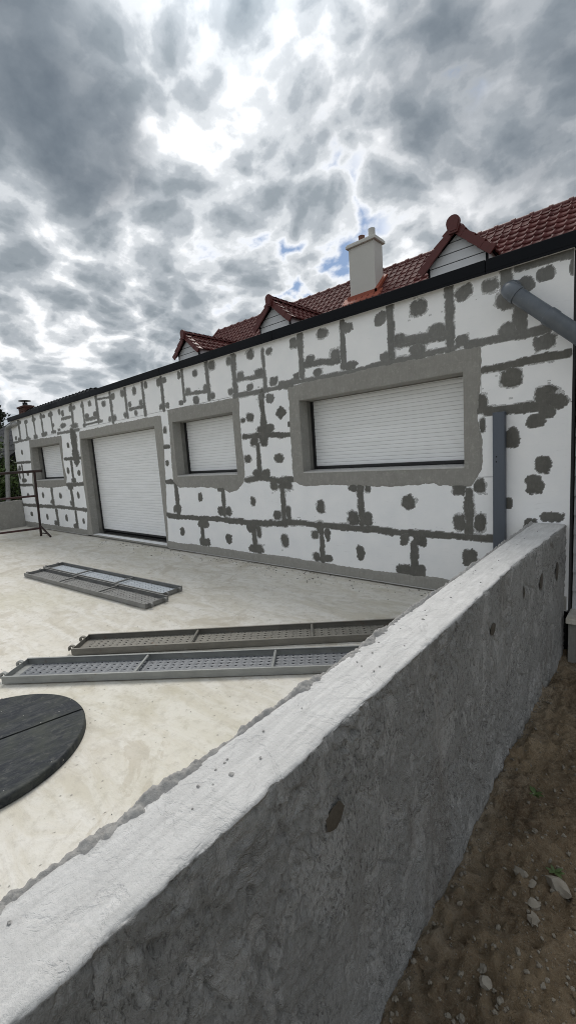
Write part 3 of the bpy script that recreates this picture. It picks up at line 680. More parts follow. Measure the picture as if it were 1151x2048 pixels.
STRIPS = [([(-12.59,0.53),(-12.59,0.34),(-12.59,0.15)],0.133), ([(-11.36,0.53),(-11.36,0.35),(-11.36,0.18)],0.154), ([(-10.25,0.53),(-10.25,0.34),(-10.25,0.15)],0.117), ([(-12.63,1.12),(-12.63,0.88),(-12.63,0.65)],0.155), ([(-11.49,1.10),(-11.49,0.88),(-11.49,0.66)],0.136), ([(-10.32,1.13),(-10.32,0.89),(-10.32,0.65)],0.134), ([(-13.33,1.71),(-13.33,1.55),(-13.33,1.40)],0.119), ([(-13.61,1.61),(-13.61,1.51),(-13.61,1.40)],0.098), ([(-10.12,1.68),(-10.12,1.44),(-10.12,1.20)],0.113), ([(-9.84,2.32),(-9.84,2.03),(-9.84,1.75)],0.293), ([(-13.69,2.32),(-13.69,2.27),(-13.69,2.21)],0.098), ([(-13.10,2.93),(-13.10,2.67),(-13.10,2.41)],0.131), ([(-12.59,2.83),(-12.59,2.64),(-12.59,2.44)],0.099), ([(-12.01,2.88),(-12.01,2.65),(-12.01,2.42)],0.104), ([(-11.49,2.89),(-11.49,2.65),(-11.49,2.42)],0.097), ([(-10.90,2.88),(-10.90,2.67),(-10.90,2.45)],0.080), ([(-9.75,2.92),(-9.75,2.68),(-9.75,2.45)],0.104), ([(-9.20,2.90),(-9.20,2.67),(-9.20,2.43)],0.080), ([(-8.58,2.94),(-8.58,2.69),(-8.58,2.44)],0.087), ([(-8.00,2.92),(-8.00,2.65),(-8.00,2.38)],0.093), ([(-7.44,2.93),(-7.44,2.67),(-7.44,2.41)],0.073), ([(-6.84,2.93),(-6.84,2.66),(-6.84,2.39)],0.077), ([(-6.26,2.91),(-6.26,2.66),(-6.26,2.41)],0.079), ([(-5.68,2.93),(-5.68,2.70),(-5.68,2.47)],0.062), ([(-5.08,2.96),(-5.08,2.69),(-5.08,2.42)],0.079), ([(-4.50,2.93),(-4.50,2.65),(-4.50,2.37)],0.091), ([(-3.93,2.87),(-3.93,2.61),(-3.93,2.36)],0.068), ([(-4.01,2.34),(-4.01,2.06),(-4.01,1.78)],0.114), ([(-4.15,1.68),(-4.15,1.47),(-4.15,1.27)],0.073), ([(-6.15,1.15),(-6.15,0.90),(-6.15,0.66)],0.100), ([(-4.96,1.08),(-4.96,0.88),(-4.96,0.68)],0.088), ([(-3.76,1.17),(-3.76,0.90),(-3.76,0.63)],0.086), ([(-5.55,0.44),(-5.55,0.33),(-5.55,0.21)],0.095), ([(-4.36,0.47),(-4.36,0.35),(-4.36,0.23)],0.097), ([(-3.16,0.64),(-3.16,0.41),(-3.16,0.18)],0.074), ([(-1.95,0.49),(-1.95,0.32),(-1.95,0.15)],0.099), ([(-2.57,1.10),(-2.57,0.89),(-2.57,0.68)],0.087), ([(-1.38,1.06),(-1.38,0.86),(-1.38,0.65)],0.089), ([(-1.53,2.94),(-1.53,2.67),(-1.53,2.40)],0.093), ([(-1.05,2.95),(-1.05,2.84),(-1.05,2.73)],0.113), ([(-0.94,2.67),(-0.94,2.54),(-0.94,2.41)],0.116), ([(-3.31,2.93),(-3.31,2.68),(-3.31,2.44)],0.079), ([(-2.71,2.92),(-2.71,2.69),(-2.71,2.45)],0.073), ([(-2.13,2.94),(-2.13,2.67),(-2.13,2.40)],0.087), ([(-13.70,2.37),(-12.40,2.39)],0.053), ([(-10.64,2.37),(-9.51,2.36)],0.063), ([(-13.68,1.81),(-12.59,1.79)],0.063), ([(-10.46,1.77),(-9.58,1.76)],0.065), ([(-13.71,1.19),(-12.73,1.18)],0.074), ([(-10.53,1.17),(-9.63,1.19)],0.084), ([(-13.73,0.62),(-12.57,0.62),(-11.06,0.63),(-9.62,0.60)],0.084), ([(-6.42,1.80),(-6.23,1.80)],0.055), ([(-6.48,1.20),(-6.27,1.22)],0.057), ([(-6.50,0.63),(-6.27,0.61)],0.080), ([(-10.32,2.67),(-9.76,2.67)],0.058), ([(-9.12,2.53),(-8.61,2.53)],0.067), ([(-8.52,2.87),(-7.95,2.84)],0.044), ([(-7.35,2.53),(-6.87,2.53)],0.052), ([(-9.27,2.43),(-8.52,2.44)],0.040), ([(-5.63,2.56),(-5.06,2.53)],0.054), ([(-4.45,2.59),(-3.92,2.55)],0.052), ([(-4.48,2.38),(-4.01,2.37),(-3.48,2.37)],0.066), ([(-4.41,1.81),(-4.03,1.80),(-3.58,1.77)],0.068), ([(-4.44,1.20),(-4.13,1.23),(-3.81,1.19),(-3.58,1.20)],0.078), ([(-6.41,1.78),(-6.22,1.79)],0.051), ([(-6.41,1.20),(-6.16,1.19)],0.070), ([(-6.46,0.60),(-5.75,0.60),(-5.09,0.61),(-4.34,0.59),(-3.74,0.61)],0.082), ([(-3.78,0.64),(-3.45,0.64),(-3.17,0.63),(-2.90,0.62),(-2.41,0.62),(-2.08,0.60),(-1.58,0.61),(-1.13,0.61)],0.080), ([(-1.27,1.81),(-1.14,1.79),(-0.99,1.78),(-0.84,1.78),(-0.70,1.78),(-0.62,1.79)],0.088), ([(-2.00,2.57),(-1.79,2.56),(-1.58,2.55)],0.071), ([(-1.37,2.39),(-1.12,2.40),(-0.92,2.39),(-0.74,2.39)],0.080), ([(-0.96,2.93),(-0.76,2.93),(-0.56,2.92)],0.080), ([(-1.24,2.15),(-1.04,2.16),(-0.70,2.17),(-0.59,2.17)],0.063), ([(-3.28,2.57),(-2.79,2.53)],0.075), ([(-2.11,2.56),(-1.59,2.54)],0.093), ([(-3.67,2.41),(-3.12,2.38),(-2.53,2.38),(-1.83,2.39),(-1.49,2.40)],0.065)]
OUT_big = [(-3.47,2.33),(-3.33,2.37),(-2.55,2.38),(-2.09,2.38),(-1.60,2.37),(-1.27,2.35),(-1.25,2.22),(-1.27,1.92),(-1.30,1.75),(-1.26,1.54),(-1.25,1.36),(-1.27,1.24),(-1.35,1.10),(-1.67,1.11),(-1.72,1.14),(-2.14,1.10),(-2.62,1.12),(-3.02,1.13),(-3.37,1.11),(-3.56,1.17),(-3.56,1.52),(-3.56,1.80),(-3.55,2.16)]
OUT_small = [(-6.13,2.38),(-5.69,2.38),(-5.05,2.36),(-4.55,2.34),(-4.45,2.29),(-4.46,1.93),(-4.46,1.67),(-4.45,1.32),(-4.48,1.18),(-4.64,1.06),(-4.80,1.02),(-4.95,1.08),(-5.45,1.10),(-6.05,1.10),(-6.21,1.19),(-6.20,1.66),(-6.17,2.09)]
OUT_left = [(-12.52,2.36),(-11.39,2.33),(-10.45,2.31),(-10.49,2.05),(-10.55,1.63),(-10.47,1.35),(-10.58,1.15),(-11.46,1.10),(-12.37,1.12),(-12.73,1.18),(-12.62,1.71),(-12.56,2.14)]
OUT_garageL = [(-9.52,2.32),(-7.80,2.33),(-6.50,2.32),(-6.37,2.29),(-6.37,1.89),(-6.43,1.25),(-6.51,0.59),(-6.57,0.05)]
OUT_garageR = [(-9.75,0.15),(-9.63,0.62),(-9.65,1.13),(-9.60,1.80)]
cnt = 0
for (x, z, rx, rz, ang) in BLOBS:
    cnt += 1
    if x > -.62: rx *= .8
    rs = res_at(x); ca, sa = math.cos(R(ang)), math.sin(R(ang)); sd = cnt * 5
    sq = 2.2 + (cnt * 37 % 10) * .12
    th = .0022 + (cnt * 13 % 20) * .00006
    def hf(X, Z, x=x, z=z, rx=rx, rz=rz, sq=sq, th=th, sd=sd):
        dx, dz = X - x, Z - z
        u = (dx * ca + dz * sa) / rx; v = (-dx * sa + dz * ca) / rz
        r = (np.abs(u) ** sq + np.abs(v) ** sq) ** (1 / sq)
        h = (1.0 - r) * .022 + .0062 * fbm(X, Z, 16, 3, sd) + .0050 * fbm(X, Z, 42, 3, sd + 1, .6)
        h = np.minimum(h, th + .0009 * fbm(X, Z, 30, 2, sd + 2))
        fl = .00055 * (sstep(1.35, .95, r) + 1.3 * fbm(X * .7, Z * 1.6, 26, 3, sd + 7, .65) - .84)      # wiped-out smear round the dab
        return np.maximum(h, np.minimum(fl, .0004))
    xs = np.arange(max(x - rx * 1.6, XL + .002), min(x + rx * 1.6, XR - .003), rs); zs = np.arange(z - rz * 1.6, min(z + rz * 1.6, ZT - .004), rs)
    relief('mortar_patch', xs, zs, hf, M_mortar_dry if z > 2.2 + .1 * math.sin(cnt) else M_mortar_wet, film=True)
for (P, wdt) in STRIPS:
    cnt += 1; sd = cnt * 5; rs = min(res_at(P[0][0]), wdt / 5)
    P = [np.array(q) for q in P]; hw = wdt / 2; th = .0018 + (cnt * 13 % 20) * .00005
    def hf(X, Z, P=P, hw=hw, th=th, sd=sd):
        D = np.full(X.shape, 9.)
        for a, b in zip(P[:-1], P[1:]):
            ab = b - a; L = ab @ ab; t = np.clip(((X - a[0]) * ab[0] + (Z - a[1]) * ab[1]) / L, 0, 1)
            D = np.minimum(D, np.hypot(X - a[0] - t * ab[0], Z - a[1] - t * ab[1]))
        wv = hw * (1 + .35 * fbm(X, Z, 7, 2, sd + 3))
        h = (1.0 - D / wv) * .018 + .0045 * fbm(X, Z, 20, 3, sd) + .0042 * fbm(X, Z, 44, 3, sd + 1, .6)
        h = np.minimum(h, th + .0008 * fbm(X, Z, 30, 2, sd + 2))
        fl = .00055 * (sstep(1.45, .95, D / wv) + 1.3 * fbm(X * .7, Z * 1.6, 26, 3, sd + 7, .65) - .88)
        return np.maximum(h, np.minimum(fl, .0004))
    x0 = min(q[0] for q in P) - hw * 1.9; x1 = max(q[0] for q in P) + hw * 1.9; z0 = min(q[1] for q in P) - hw * 1.9; z1 = max(q[1] for q in P) + hw * 1.9
    xs = np.arange(max(x0, XL + .002), min(x1, XR - .003), rs); zs = np.arange(max(z0, .04), min(z1, ZT - .004), rs)
    zc_ = np.mean([q[1] for q in P])
    relief('mortar_joint', xs, zs, hf, M_mortar_dry if zc_ > 2.25 else M_mortar_wet, film=True)

# ---- smoother render round the openings
def sdist(X, Z, poly):
    D = np.full(X.shape, 9.); ins = np.zeros(X.shape, bool)
    n = len(poly)
    for i in range(n):
        a = np.array(poly[i]); b = np.array(poly[(i + 1) % n]); ab = b - a; L = ab @ ab
        t = np.clip(((X - a[0]) * ab[0] + (Z - a[1]) * ab[1]) / L, 0, 1)
        D = np.minimum(D, np.hypot(X - a[0] - t * ab[0], Z - a[1] - t * ab[1]))
        c = ((a[1] > Z) != (b[1] > Z)) & (X < (b[0] - a[0]) * (Z - a[1]) / (b[1] - a[1] + 1e-12) + a[0])
        ins ^= c
    return np.where(ins, D, -D)
OUT_big[0:2] = [(-3.56, 2.36)]; OUT_big[4] = (-1.26, 2.375)
OUT_small[0] = (-6.17, 2.38); OUT_small[3:5] = [(-4.45, 2.36)]
OUT_garageL[2:4] = [(-6.37, 2.325)]
OUT = dict(left=OUT_left, small=OUT_small, big=OUT_big, garage=OUT_garageL + [(-6.57, .031), (-9.76, .031)] + OUT_garageR)
def surround(key, seed):
    poly = OUT[key]; o = OPEN[key]
    rs = .011 if key == 'big' else (.014 if key == 'small' else .02)
    x0 = min(q[0] for q in poly) - .03; x1 = max(q[0] for q in poly) + .03; z0 = max(min(q[1] for q in poly) - .03, .032); z1 = max(q[1] for q in poly) + .03
    xs = np.unique(np.round(np.concatenate([np.arange(x0, x1, rs), [o[0], o[1]]]), 4)); zs = np.unique(np.round(np.concatenate([np.arange(z0, z1, rs), [max(o[2], .032), o[3]]]), 4))
    def hf(X, Z):
        d = sdist(X, Z, poly)
        if key == 'garage': d = np.where(Z < .2, np.maximum(d, np.minimum(X + 9.77, -6.555 - X)), d)
        h = d * .25 + .0028 * fbm(X, Z, 12, 3, seed) + .002 * fbm(X, Z, 40, 2, seed + 1)
        return np.minimum(h, .0046 + .0007 * fbm(X * .5, Z * 2, 16, 2, seed + 2) + .0007 * fbm(X, Z, 5, 2, seed + 3))
    relief('render_surround', xs, zs, hf, M_render, drop=o, label='smooth grey render band framing an opening')
for i, k_ in enumerate(OPEN): surround(k_, 300 + i * 9)
# band of render along the foot of the wall
def band(x0, x1, seed):
    xs = np.arange(x0, x1, .015); zs = np.unique(np.concatenate([np.arange(.032, .21, .012)]))
    def hf(X, Z):
        top = .150 + .020 * fbm(X, 0 * X, 1.5, 3, seed) + .008 * fbm(X, 0 * X, 9, 3, seed + 4)
        h = (top - Z) * .3 + .003 * fbm(X, Z, 40, 3, seed + 1)
        return np.minimum(h, .0052 + .0006 * fbm(X, Z, 9, 2, seed + 2))
    relief('render_base', xs, zs, hf, M_render)
    part('starter_profile', MB().box(x0, x1, -.008, .139, .018, .0295), M_sill)
band(XL + .003, -9.755, 350); band(-6.575, XR - .004, 370)

# ---- reveals, shutters, sills
SH_Y = .265
def slat_mesh(L, pitch):
    mb = MB(); poly = [(0, 0), (-.0035, .0012), (-.0052, pitch * .25), (-.0056, pitch * .5), (-.0052, pitch * .75), (-.0035, pitch - .0026), (0, pitch - .0014), (.004, pitch - .0014), (.004, 0)]
    mb.prism(poly, lambda q, t: (t, q[0], q[1]), 0, L)
    return mb.mesh('slat', M_shutter)
def opening(key, pitch):
    x0, x1, z0, z1 = OPEN[key]
    y1 = .33; f = -.0035
    zb = z0 if key != 'garage' else .03
    # jambs: smooth in front, raw block behind
    for s, x in ((-1, x0), (1, x1)):
        a, b = (x - .011, x + .003) if s < 0 else (x - .003, x + .011)
        part('reveal', MB().box(a, b, f, .150, zb, z1 + .0105), M_render)
        c, d = (x - .024, x - .010) if s < 0 else (x + .010, x + .024)
        mb = MB(); z = zb
        while z < z1 - .02:
            h = min(.195, z1 - z); mb.box(c + (random.uniform(-.004, .003)), d, .1505, y1, z + .004, z + h - .004); z += h
        part('raw_reveal', mb, M_block)
    part('lintel_soffit', MB().box(x0 + .0032, x1 - .0032, f, .205, z1 - .003, z1 + .0105), M_render)
    if key != 'garage':
        x0 += .0035; x1 -= .0035
        part('window_sill', MB().add([(x0, f - .004, z0 - .012), (x1, f - .004, z0 - .012), (x1, f - .004, z0 + .004), (x0, f - .004, z0 + .004), (x0, .30, z0 - .012), (x1, .30, z0 - .012), (x1, .30, z0 + .02), (x0, .30, z0 + .02)], [(0, 1, 2, 3), (4, 7, 6, 5), (3, 2, 6, 7), (0, 4, 5, 1), (0, 3, 7, 4), (1, 5, 6, 2)]), M_sill)
    # shutter: guides, slats, black end bar
    sh = into(empty('roller_shutter', (x0, SH_Y, z0)), ext)
    gw = .028
    zlow = z0 + (.02 if key != 'garage' else .05)
    for a in (x0 - .012, x1 - gw + .012):
        into(MB().box(a, a + gw, SH_Y - .03, SH_Y + .03, zlow, z1 + .05).obj('guide_rail', M_black), sh)
    into(MB().box(x0 + gw - .012, x1 - gw + .012, SH_Y - .020, SH_Y + .012, zlow + .002, zlow + .034, .004).obj('end_bar', M_black), sh)
    me = slat_mesh(x1 - x0 - 2 * gw + .02, pitch)
    z = zlow + .036
    while z < z1 + .03:
        into(link('slat', me, loc=(x0 + gw - .010, SH_Y, z)), sh); z += pitch
    into(MB().box(x0 - .01, x1 + .01, .205, .235, z1 - .012, z1 + .06).obj('shutter_box_edge', M_block), sh)
    part('backing', MB().box(x0 - .02, x1 + .02, .31, .33, zb, z1 + .05), M_void)
opening('left', .045); opening('small', .045); opening('big', .0425); opening('garage', .052)
part('door_threshold', MB().box(-9.497, -6.603, .02, .30, -.03, .045), M_block)
part('threshold_seal', MB().box(-9.495, -6.605, .24, .30, .046, .085), M_black)

# ---- coping and flat roof
part('roof_deck', MB().box(XL, 1.6, .25, 3.4, 2.80, 2.90), M_roofing)
mb = MB()
xs_ = [XL - .03, -11.2, -8.7, -6.2, -3.7, -1.2, 1.6]
for a, b in zip(xs_[:-1], xs_[1:]):
    o = MB().box(a + .0015, b - .0015, -.062, .30, 2.956, 3.056, .006)
    part('coping', o, M_anth)
    part('coping_drip', MB().box(a + .002, b - .002, -.060, -.050, 2.938, 2.957), M_anth)

# ================================================================== WING WITH SIDING at the right edge
wing = empty('house_wing', (XR, .15, 0), label='white lap-sided house wall just right of the foam-clad facade corner', cat='building')
part('wall_core', MB().box(-.555, 1.6, .165, .40, -.45, 2.93), M_void, wing)
z = -.005
while z < 2.9:
    part('siding_board', MB().add([(-.553, .146, z), (1.6, .146, z), (1.6, .164, z + .165), (-.553, .164, z + .165), (-.553, .166, z), (1.6, .166, z)], [(0, 1, 2, 3), (0, 4, 5, 1), (0, 3, 4), (1, 5, 2)]), M_clad, wing)
    z += .168
step = empty('stone_step', (-.3, 0, -.4), label='grey block step with a pale slab on top, at the foot of the white siding', cat='step')
part('slab', MB().box(-.563, 1.2, -.128, .142, -.048, .0, .006), M_terrace, step)
part('block', MB().box(-.548, 1.2, -.09, .14, -.46, -.05, .004), M_render, step)

# ================================================================== MAIN HOUSE with the red roof
house = empty('main_house', (-6, 7, 0), label='house behind the flat roof with red tiled roof, three dormers and cream chimney', cat='building')
RY, RZ = 7.0, 6.25                       # ridge
VX0, VX1 = -12.62, 1.4                   # verges
part('house_wall', MB().add([(VX0 + .2, 3.4, -.4), (VX1 - .1, 3.4, -.4), (VX1 - .1, 3.4, 2.45), (VX0 + .2, 3.4, 2.45), (VX0 + .2, 10.6, -.4), (VX1 - .1, 10.6, -.4), (VX1 - .1, 10.6, 2.45), (VX0 + .2, 10.6, 2.45), (VX0 + .2, 7, 6.05), (VX1 - .1, 7, 6.05)],
     [(0, 1, 2, 3), (5, 4, 7, 6), (0, 3, 8, 7, 4), (1, 5, 6, 9, 2)]), M_stucco, house)
roof = into(empty('roof', (-6, 7, 6.25)), house)
into(MB().add([(VX0, 3.2, 2.40), (VX1, 3.2, 2.40), (VX1, 7, 6.20), (VX0, 7, 6.20), (VX0, 10.8, 2.40), (VX1, 10.8, 2.40)], [(0, 1, 2, 3), (3, 2, 5, 4)]).obj('roof_underlay', M_slate), roof)
TW, TL = .178, .208                      # tile cover width and gauge
def tile_mesh(name, m):
    """flat pan with a raised roll along one side and a thick lower lip; local x across, y up the slope, z out"""
    prof = [(-.002, .010), (.018, .026), (.034, .026), (.050, .008), (.10, .004), (TW - .012, .005), (TW + .012, .014)]
    L = TL * 1.18; V = []; F = []
    for (y, dz) in ((0, .016), (L * .5, .008), (L, .0)):
        for x, h in prof: V.append((x, y, h + dz))
    n = len(prof)
    for j in range(2):
        for i in range(n - 1): F.append((j * n + i, j * n + i + 1, (j + 1) * n + i + 1, (j + 1) * n + i))
    for x, h in prof: V.append((x, .001, h - .006))
    for i in range(n - 1): F.append((3 * n + i, 3 * n + i + 1, i + 1, i))
    me = bpy.data.meshes.new(name); me.from_pydata(V, [], F); me.update(); me.materials.append(m)
    for q in me.polygons[:2 * (n - 1)]: q.use_smooth = True
    return me
TILE = tile_mesh('roof_tile', M_tile)
TILE_V = [tuple(q.co) for q in TILE.vertices]; TILE_F = [tuple(q.vertices) for q in TILE.polygons]
def slope_frame(o, ux, uy):
    """matrix for a tile at o with x axis ux and up-slope axis uy"""
    ux = Vector(ux).normalized(); uy = Vector(uy).normalized(); uz = ux.cross(uy)
    return Matrix(((ux.x, uy.x, uz.x, o[0]), (ux.y, uy.y, uz.y, o[1]), (ux.z, uy.z, uz.z, o[2]), (0, 0, 0, 1)))
camp = Vector((0, -4.19, 1.526))
s2 = math.sqrt(.5)
spots = []
nrow = int((RY - 3.2) / s2 / TL)
for r_ in range(nrow):
    d = (r_ + 1) * TL + .01                                   # distance below ridge along the slope
    y = RY - d * s2; zz = RZ - d * s2
    if y < 3.2: break
    x = VX0
    while x < VX1 - .05:
        # leave room for chimney and dormers
        inch = (-6.42 < x + TW / 2 < -5.62) and 6.22 < y + .07 < 6.64
        indo = any(abs(x + TW / 2 - cx) < .52 - max(0, (zz - 4.72)) * 1.0 and y > 3.95 and zz < 5.2 for cx in (-2.85, -7.22, -10.68))
        vis = zz > 3.05 + .364 * y - .12
        if not inch and not indo:
            spots.append((vis and abs(x) < 20, (Vector((x, y, zz)) - camp).length, x, y, zz))
        x += TW
spots.sort(key=lambda q: (not q[0], q[1]))
mb = MB(); jit = random.Random(9)
for i, (vis, dist, x, y, zz) in enumerate(spots):
    M4 = slope_frame((x, y + jit.uniform(-.003, .003), zz + jit.uniform(-.002, .002) + .012), (1, jit.uniform(-.008, .008), 0), (0, s2, s2))
    if i < 225 and vis:
        o = link('roof_tile', TILE); o.parent = roof
        o.matrix_parent_inverse = Matrix.Translation(-Vector(roof.location)); o.matrix_basis = M4
    else:
        mb.add([M4 @ Vector(q) for q in TILE_V], TILE_F)
into(link('tile_field', mb.mesh('tile_field', M_tile, False, False), kind='stuff'), roof)
# back slope simple tiles are out of sight; ridge tiles along the top
def half_round(L, r, m, flange=.012):
    mb = MB(); poly = []; n = 9
    for i in range(n + 1): a = math.pi * i / n; poly.append((r * math.cos(a), r * math.sin(a)))
    for i in range(n, -1, -1): a = math.pi * i / n; poly.append(((r - .014) * math.cos(a), (r - .014) * math.sin(a)))
    mb.prism(poly, lambda q, t: (t, q[0], q[1]), 0, L)
    poly2 = [(q[0] * 1.20, q[1] * 1.20) for q in poly[:n + 1]] + [(q[0] * 1.0, q[1] * 1.0) for q in poly[:n + 1]][::-1]
    mb.prism(poly2, lambda q, t: (t, q[0], q[1]), -.03, .045)
    return mb.mesh('ridge_tile', m)
RID = half_round(.358, .085, M_tile2)
x = VX0
while x < VX1:
    into(link('ridge_tile', RID, loc=(x, RY, RZ - .045)), roof); x += .356
for vx in (VX0, VX1):
    into(MB().prism([(0, 0), (0, .16), (.05, .16), (.05, 0)], lambda q, t: (vx - .04 + q[0], 3.2 + t * 3.8, 2.33 + t * 3.85 + q[1]), 0, 1).obj('verge', M_tile2), roof)

# ---- dormers
def dormer(cx, wide, apex, disc):
    hw = wide / 2; ez = 4.72; fy = 4.0; az = apex - .13
    dm = into(empty('dormer', (cx, fy, ez)), house)
    def P(o): return into(o, dm)
    ih = hw - .07
    P(MB().prism([(-ih, 3.2), (ih, 3.2), (ih, ez + .0), (0, az - .02), (-ih, ez + .0)], lambda q, t: (cx + q[0], t, q[1]), fy + .02, fy + .2).obj('gable_core', M_anth))
    # cladding boards, each cut to the gable
    zz = 3.35
    while zz < az - .05:
        z1 = min(zz + .152, az - .04)
        def hwz(q): return ih if q <= ez else max(.0, ih * (az - .03 - q) / (az - .03 - ez))
        pts = [(-hwz(zz), zz), (hwz(zz), zz)]
        if zz < ez < z1: pts += [(ih, ez)]
        pts += [(hwz(z1), z1), (-hwz(z1), z1)]
        if zz < ez < z1: pts += [(-ih, ez)]
        P(MB().prism(pts, lambda q, t: (cx + q[0], t, q[1]), fy, fy + .021).obj('cladding_board', M_clad)); zz += .168
    for s in (-1, 1):
        P(MB().box(cx + s * ih - .018, cx + s * ih + .018, fy - .006, fy + .03, 3.2, ez - .01).obj('corner_trim', M_anth))
        # cheek down to the main roof
        xx = cx + s * (ih - .004)
        P(MB().prism([(fy + .03, 3.2), (fy + .03, ez + .02), (ez + .75, ez + .02)], lambda q, t: (xx + t, q[0], q[1]), -.012, .012).obj('cheek', M_clad))
        # roof slope board and tiles
        up = Vector((-s * hw, 0, apex - .02 - ez)); L = up.length; u = up / L
        base = Vector((cx + s * (hw + .05), 0, ez - .05))
        a0 = Vector((cx + s * hw, fy - .10, ez - .02)); b0 = Vector((cx, fy - .10, apex - .05))
        yb = RY - (RZ - (apex - .05)) - .0; ye = RY - (RZ - (ez - .02))
        P(MB().add([a0, b0, (b0.x, yb, b0.z), (a0.x, ye, a0.z)], [(0, 1, 2, 3)]).obj('slope_board', M_slate))
        rows = int(L / TL) + 1
        stuff = MB()
        for r_ in range(rows):
            o0 = Vector((cx + s * hw, 0, ez - .01)) + u * (r_ * TL - .03)
            zrow = o0.z
            ylim = RY - (RZ - zrow) + .10
            y = fy - .09; k_ = 0
            while y < ylim - .04:
                if s > 0: Mx = slope_frame((o0.x, y, o0.z + .01), (0, 1, 0), u)
                else: Mx = slope_frame((o0.x, y + TW, o0.z + .01), (0, -1, 0), u)
                if s > 0:
                    o = link('roof_tile', TILE); o.parent = dm; o.matrix_parent_inverse = Matrix.Translation(-Vector(dm.location)); o.matrix_basis = Mx
                else: stuff.add([Mx @ Vector(q) for q in TILE_V], TILE_F)
                y += TW
        if stuff.v: P(link('tile_field', stuff.mesh('tile_field', M_tile, False, False), kind='stuff'))
        # rake tiles along the gable edge: overlapping angled pieces
        n = 4
        for i in range(n):
            t0 = i / n - .02; t1 = (i + 1) / n + .04
            q0 = Vector((cx + s * (hw + .06), 0, ez - .06)).lerp(Vector((cx, 0, apex - .03)), t0); q1 = Vector((cx + s * (hw + .06), 0, ez - .06)).lerp(Vector((cx, 0, apex - .03)), t1)
            nn = Vector((u.z * s, 0, -u.x * s)); lift0 = .052; lift1 = .012
            prof = [q0 + nn * lift0, q1 + nn * lift1, q1 - nn * .105, q0 - nn * (.105 - .012)]
            m_ = MB().prism([0, 1, 2, 3], lambda q, t: (prof[q].x, t, prof[q].z), fy - .125 - .004 * (i % 2), fy - .09)
            m_.prism([0, 1, 2, 3], lambda q, t: ((prof[q] if q < 2 else prof[3 - q] - nn * .022).x, t, (prof[q] if q < 2 else prof[3 - q] - nn * .022).z), fy - .09, fy + .03)
            P(m_.obj('rake_tile', M_tile2))
    # ridge
    yb = RY - (RZ - apex); y = fy - .12
    RD = half_round(.30, .075, M_tile2)
    while y < yb:
        o = link('ridge_tile', RD, loc=(cx, y, apex - .02), rot=(0, 0, R(90))); into(o, dm); y += .30
    # end disc under the ridge
    m_ = MB(); rr = .118 if disc else .10
    poly = [(rr * math.cos(R(a)), rr * math.sin(R(a))) for a in range(-20, 201, 20)] + [(-.075, -.17), (.075, -.17)]
    m_.prism(poly, lambda q, t: (cx + q[0], t, apex - .01 + q[1]), fy - .17, fy - .115)
    m_.prism([(q[0] * .8, q[1] * .8) for q in poly], lambda q, t: (cx + q[0], t, apex - .01 + q[1]), fy - .18, fy - .169)
    P(m_.obj('ridge_end', M_tile2))
dormer(-2.85, 1.14, 5.28, True)
dormer(-7.22, 1.10, 5.24, False)
dormer(-10.68, 1.10, 5.24, False)

# ---- chimney
ch = into(empty('chimney', (-6.02, 6.4, 5.4)), house)
into(MB().box(-6.40, -5.65, 6.20, 6.63, 4.9, 6.725, .008).obj('stack', M_stucco), ch)
into(MB().box(-6.46, -5.59, 6.14, 6.69, 6.726, 6.80, .012).box(-6.435, -5.615, 6.165, 6.665, 6.8, 6.83, .008).obj('cap', M_stucco), ch)
into(MB().tube([(-6.10, 6.38, 6.80), (-6.10, 6.38, 6.97), (-6.10, 6.38, 7.0)], [.082, .078, .088], 16).obj('chimney_pot', M_pot, None, True), ch)
into(MB().tube([(-5.80, 6.38, 6.80), (-5.80, 6.38, 7.04), (-5.80, 6.38, 7.07)], [.088, .088, .09], 16).obj('chimney_pot', M_potpale, None, True), ch)
fl = MB().box(-6.47, -5.58, 6.135, 6.199, 5.20, 5.53)
fl.prism([(6.135, 5.28), (6.135, 5.53), (6.35, 5.72), (6.63, 5.98), (6.69, 5.98), (6.69, 5.85)], lambda q, t: (t, q[0], q[1]), -5.648, -5.55)
fl.prism([(6.02, 5.275), (6.02, 5.325), (6.20, 5.52), (6.20, 5.38)], lambda q, t: (t, q[0], q[1]), -6.58, -5.45)
into(fl.obj('flashing', M_flash), ch)

# ================================================================== NEIGHBOUR'S DARK ROOF behind the far left end
nb = empty('neighbour_house', (-18, 3, 0), label='dark slate-coloured roof with brick chimney beyond the far left corner', cat='building')
nx0, nx1, ny, nz = -21.6, -14.75, 3.0, 4.18
part('wall', MB().add([(nx0 + .3, .5, -.5), (nx1 - .2, .5, -.5), (nx1 - .2, .5, 2.3), (nx0 + .3, .5, 2.3), (nx0 + .3, 5.5, -.5), (nx1 - .2, 5.5, -.5), (nx1 - .2, 5.5, 2.3), (nx0 + .3, 5.5, 2.3), (nx0 + .3, 3, 4.1), (nx1 - .2, 3, 4.1)], [(0, 1, 2, 3), (5, 4, 7, 6), (0, 3, 8, 7, 4), (1, 5, 6, 9, 2)]), M_stucco, nb)
mb = MB()
sl = (nz - 2.0) / 2.75
nr = 10; ncol = 24
for side in (-1, 1):
    for r_ in range(nr):
        t0 = r_ / nr; t1 = (r_ + 1) / nr + .02
        for c_ in range(ncol):
            xa = nx0 + (nx1 - nx0) * c_ / ncol; xb = nx0 + (nx1 - nx0) * (c_ + 1) / ncol
            y0 = ny + side * (2.9 * (1 - t0)); y1 = ny + side * (2.9 * (1 - t1))
            z0 = 1.98 + (nz - 1.98) * t0 + .03; z1 = 1.98 + (nz - 1.98) * t1 + .004
            xm = (xa + xb) / 2
            mb.add([(xa, y0, z0), (xm, y0, z0 + .03), (xb, y0, z0), (xb, y1, z1), (xm, y1, z1 + .03), (xa, y1, z1), (xa, y0, z0 - .03), (xb, y0, z0 - .03)], [(0, 1, 4, 5), (1, 2, 3, 4), (0, 6, 7, 2, 1)])
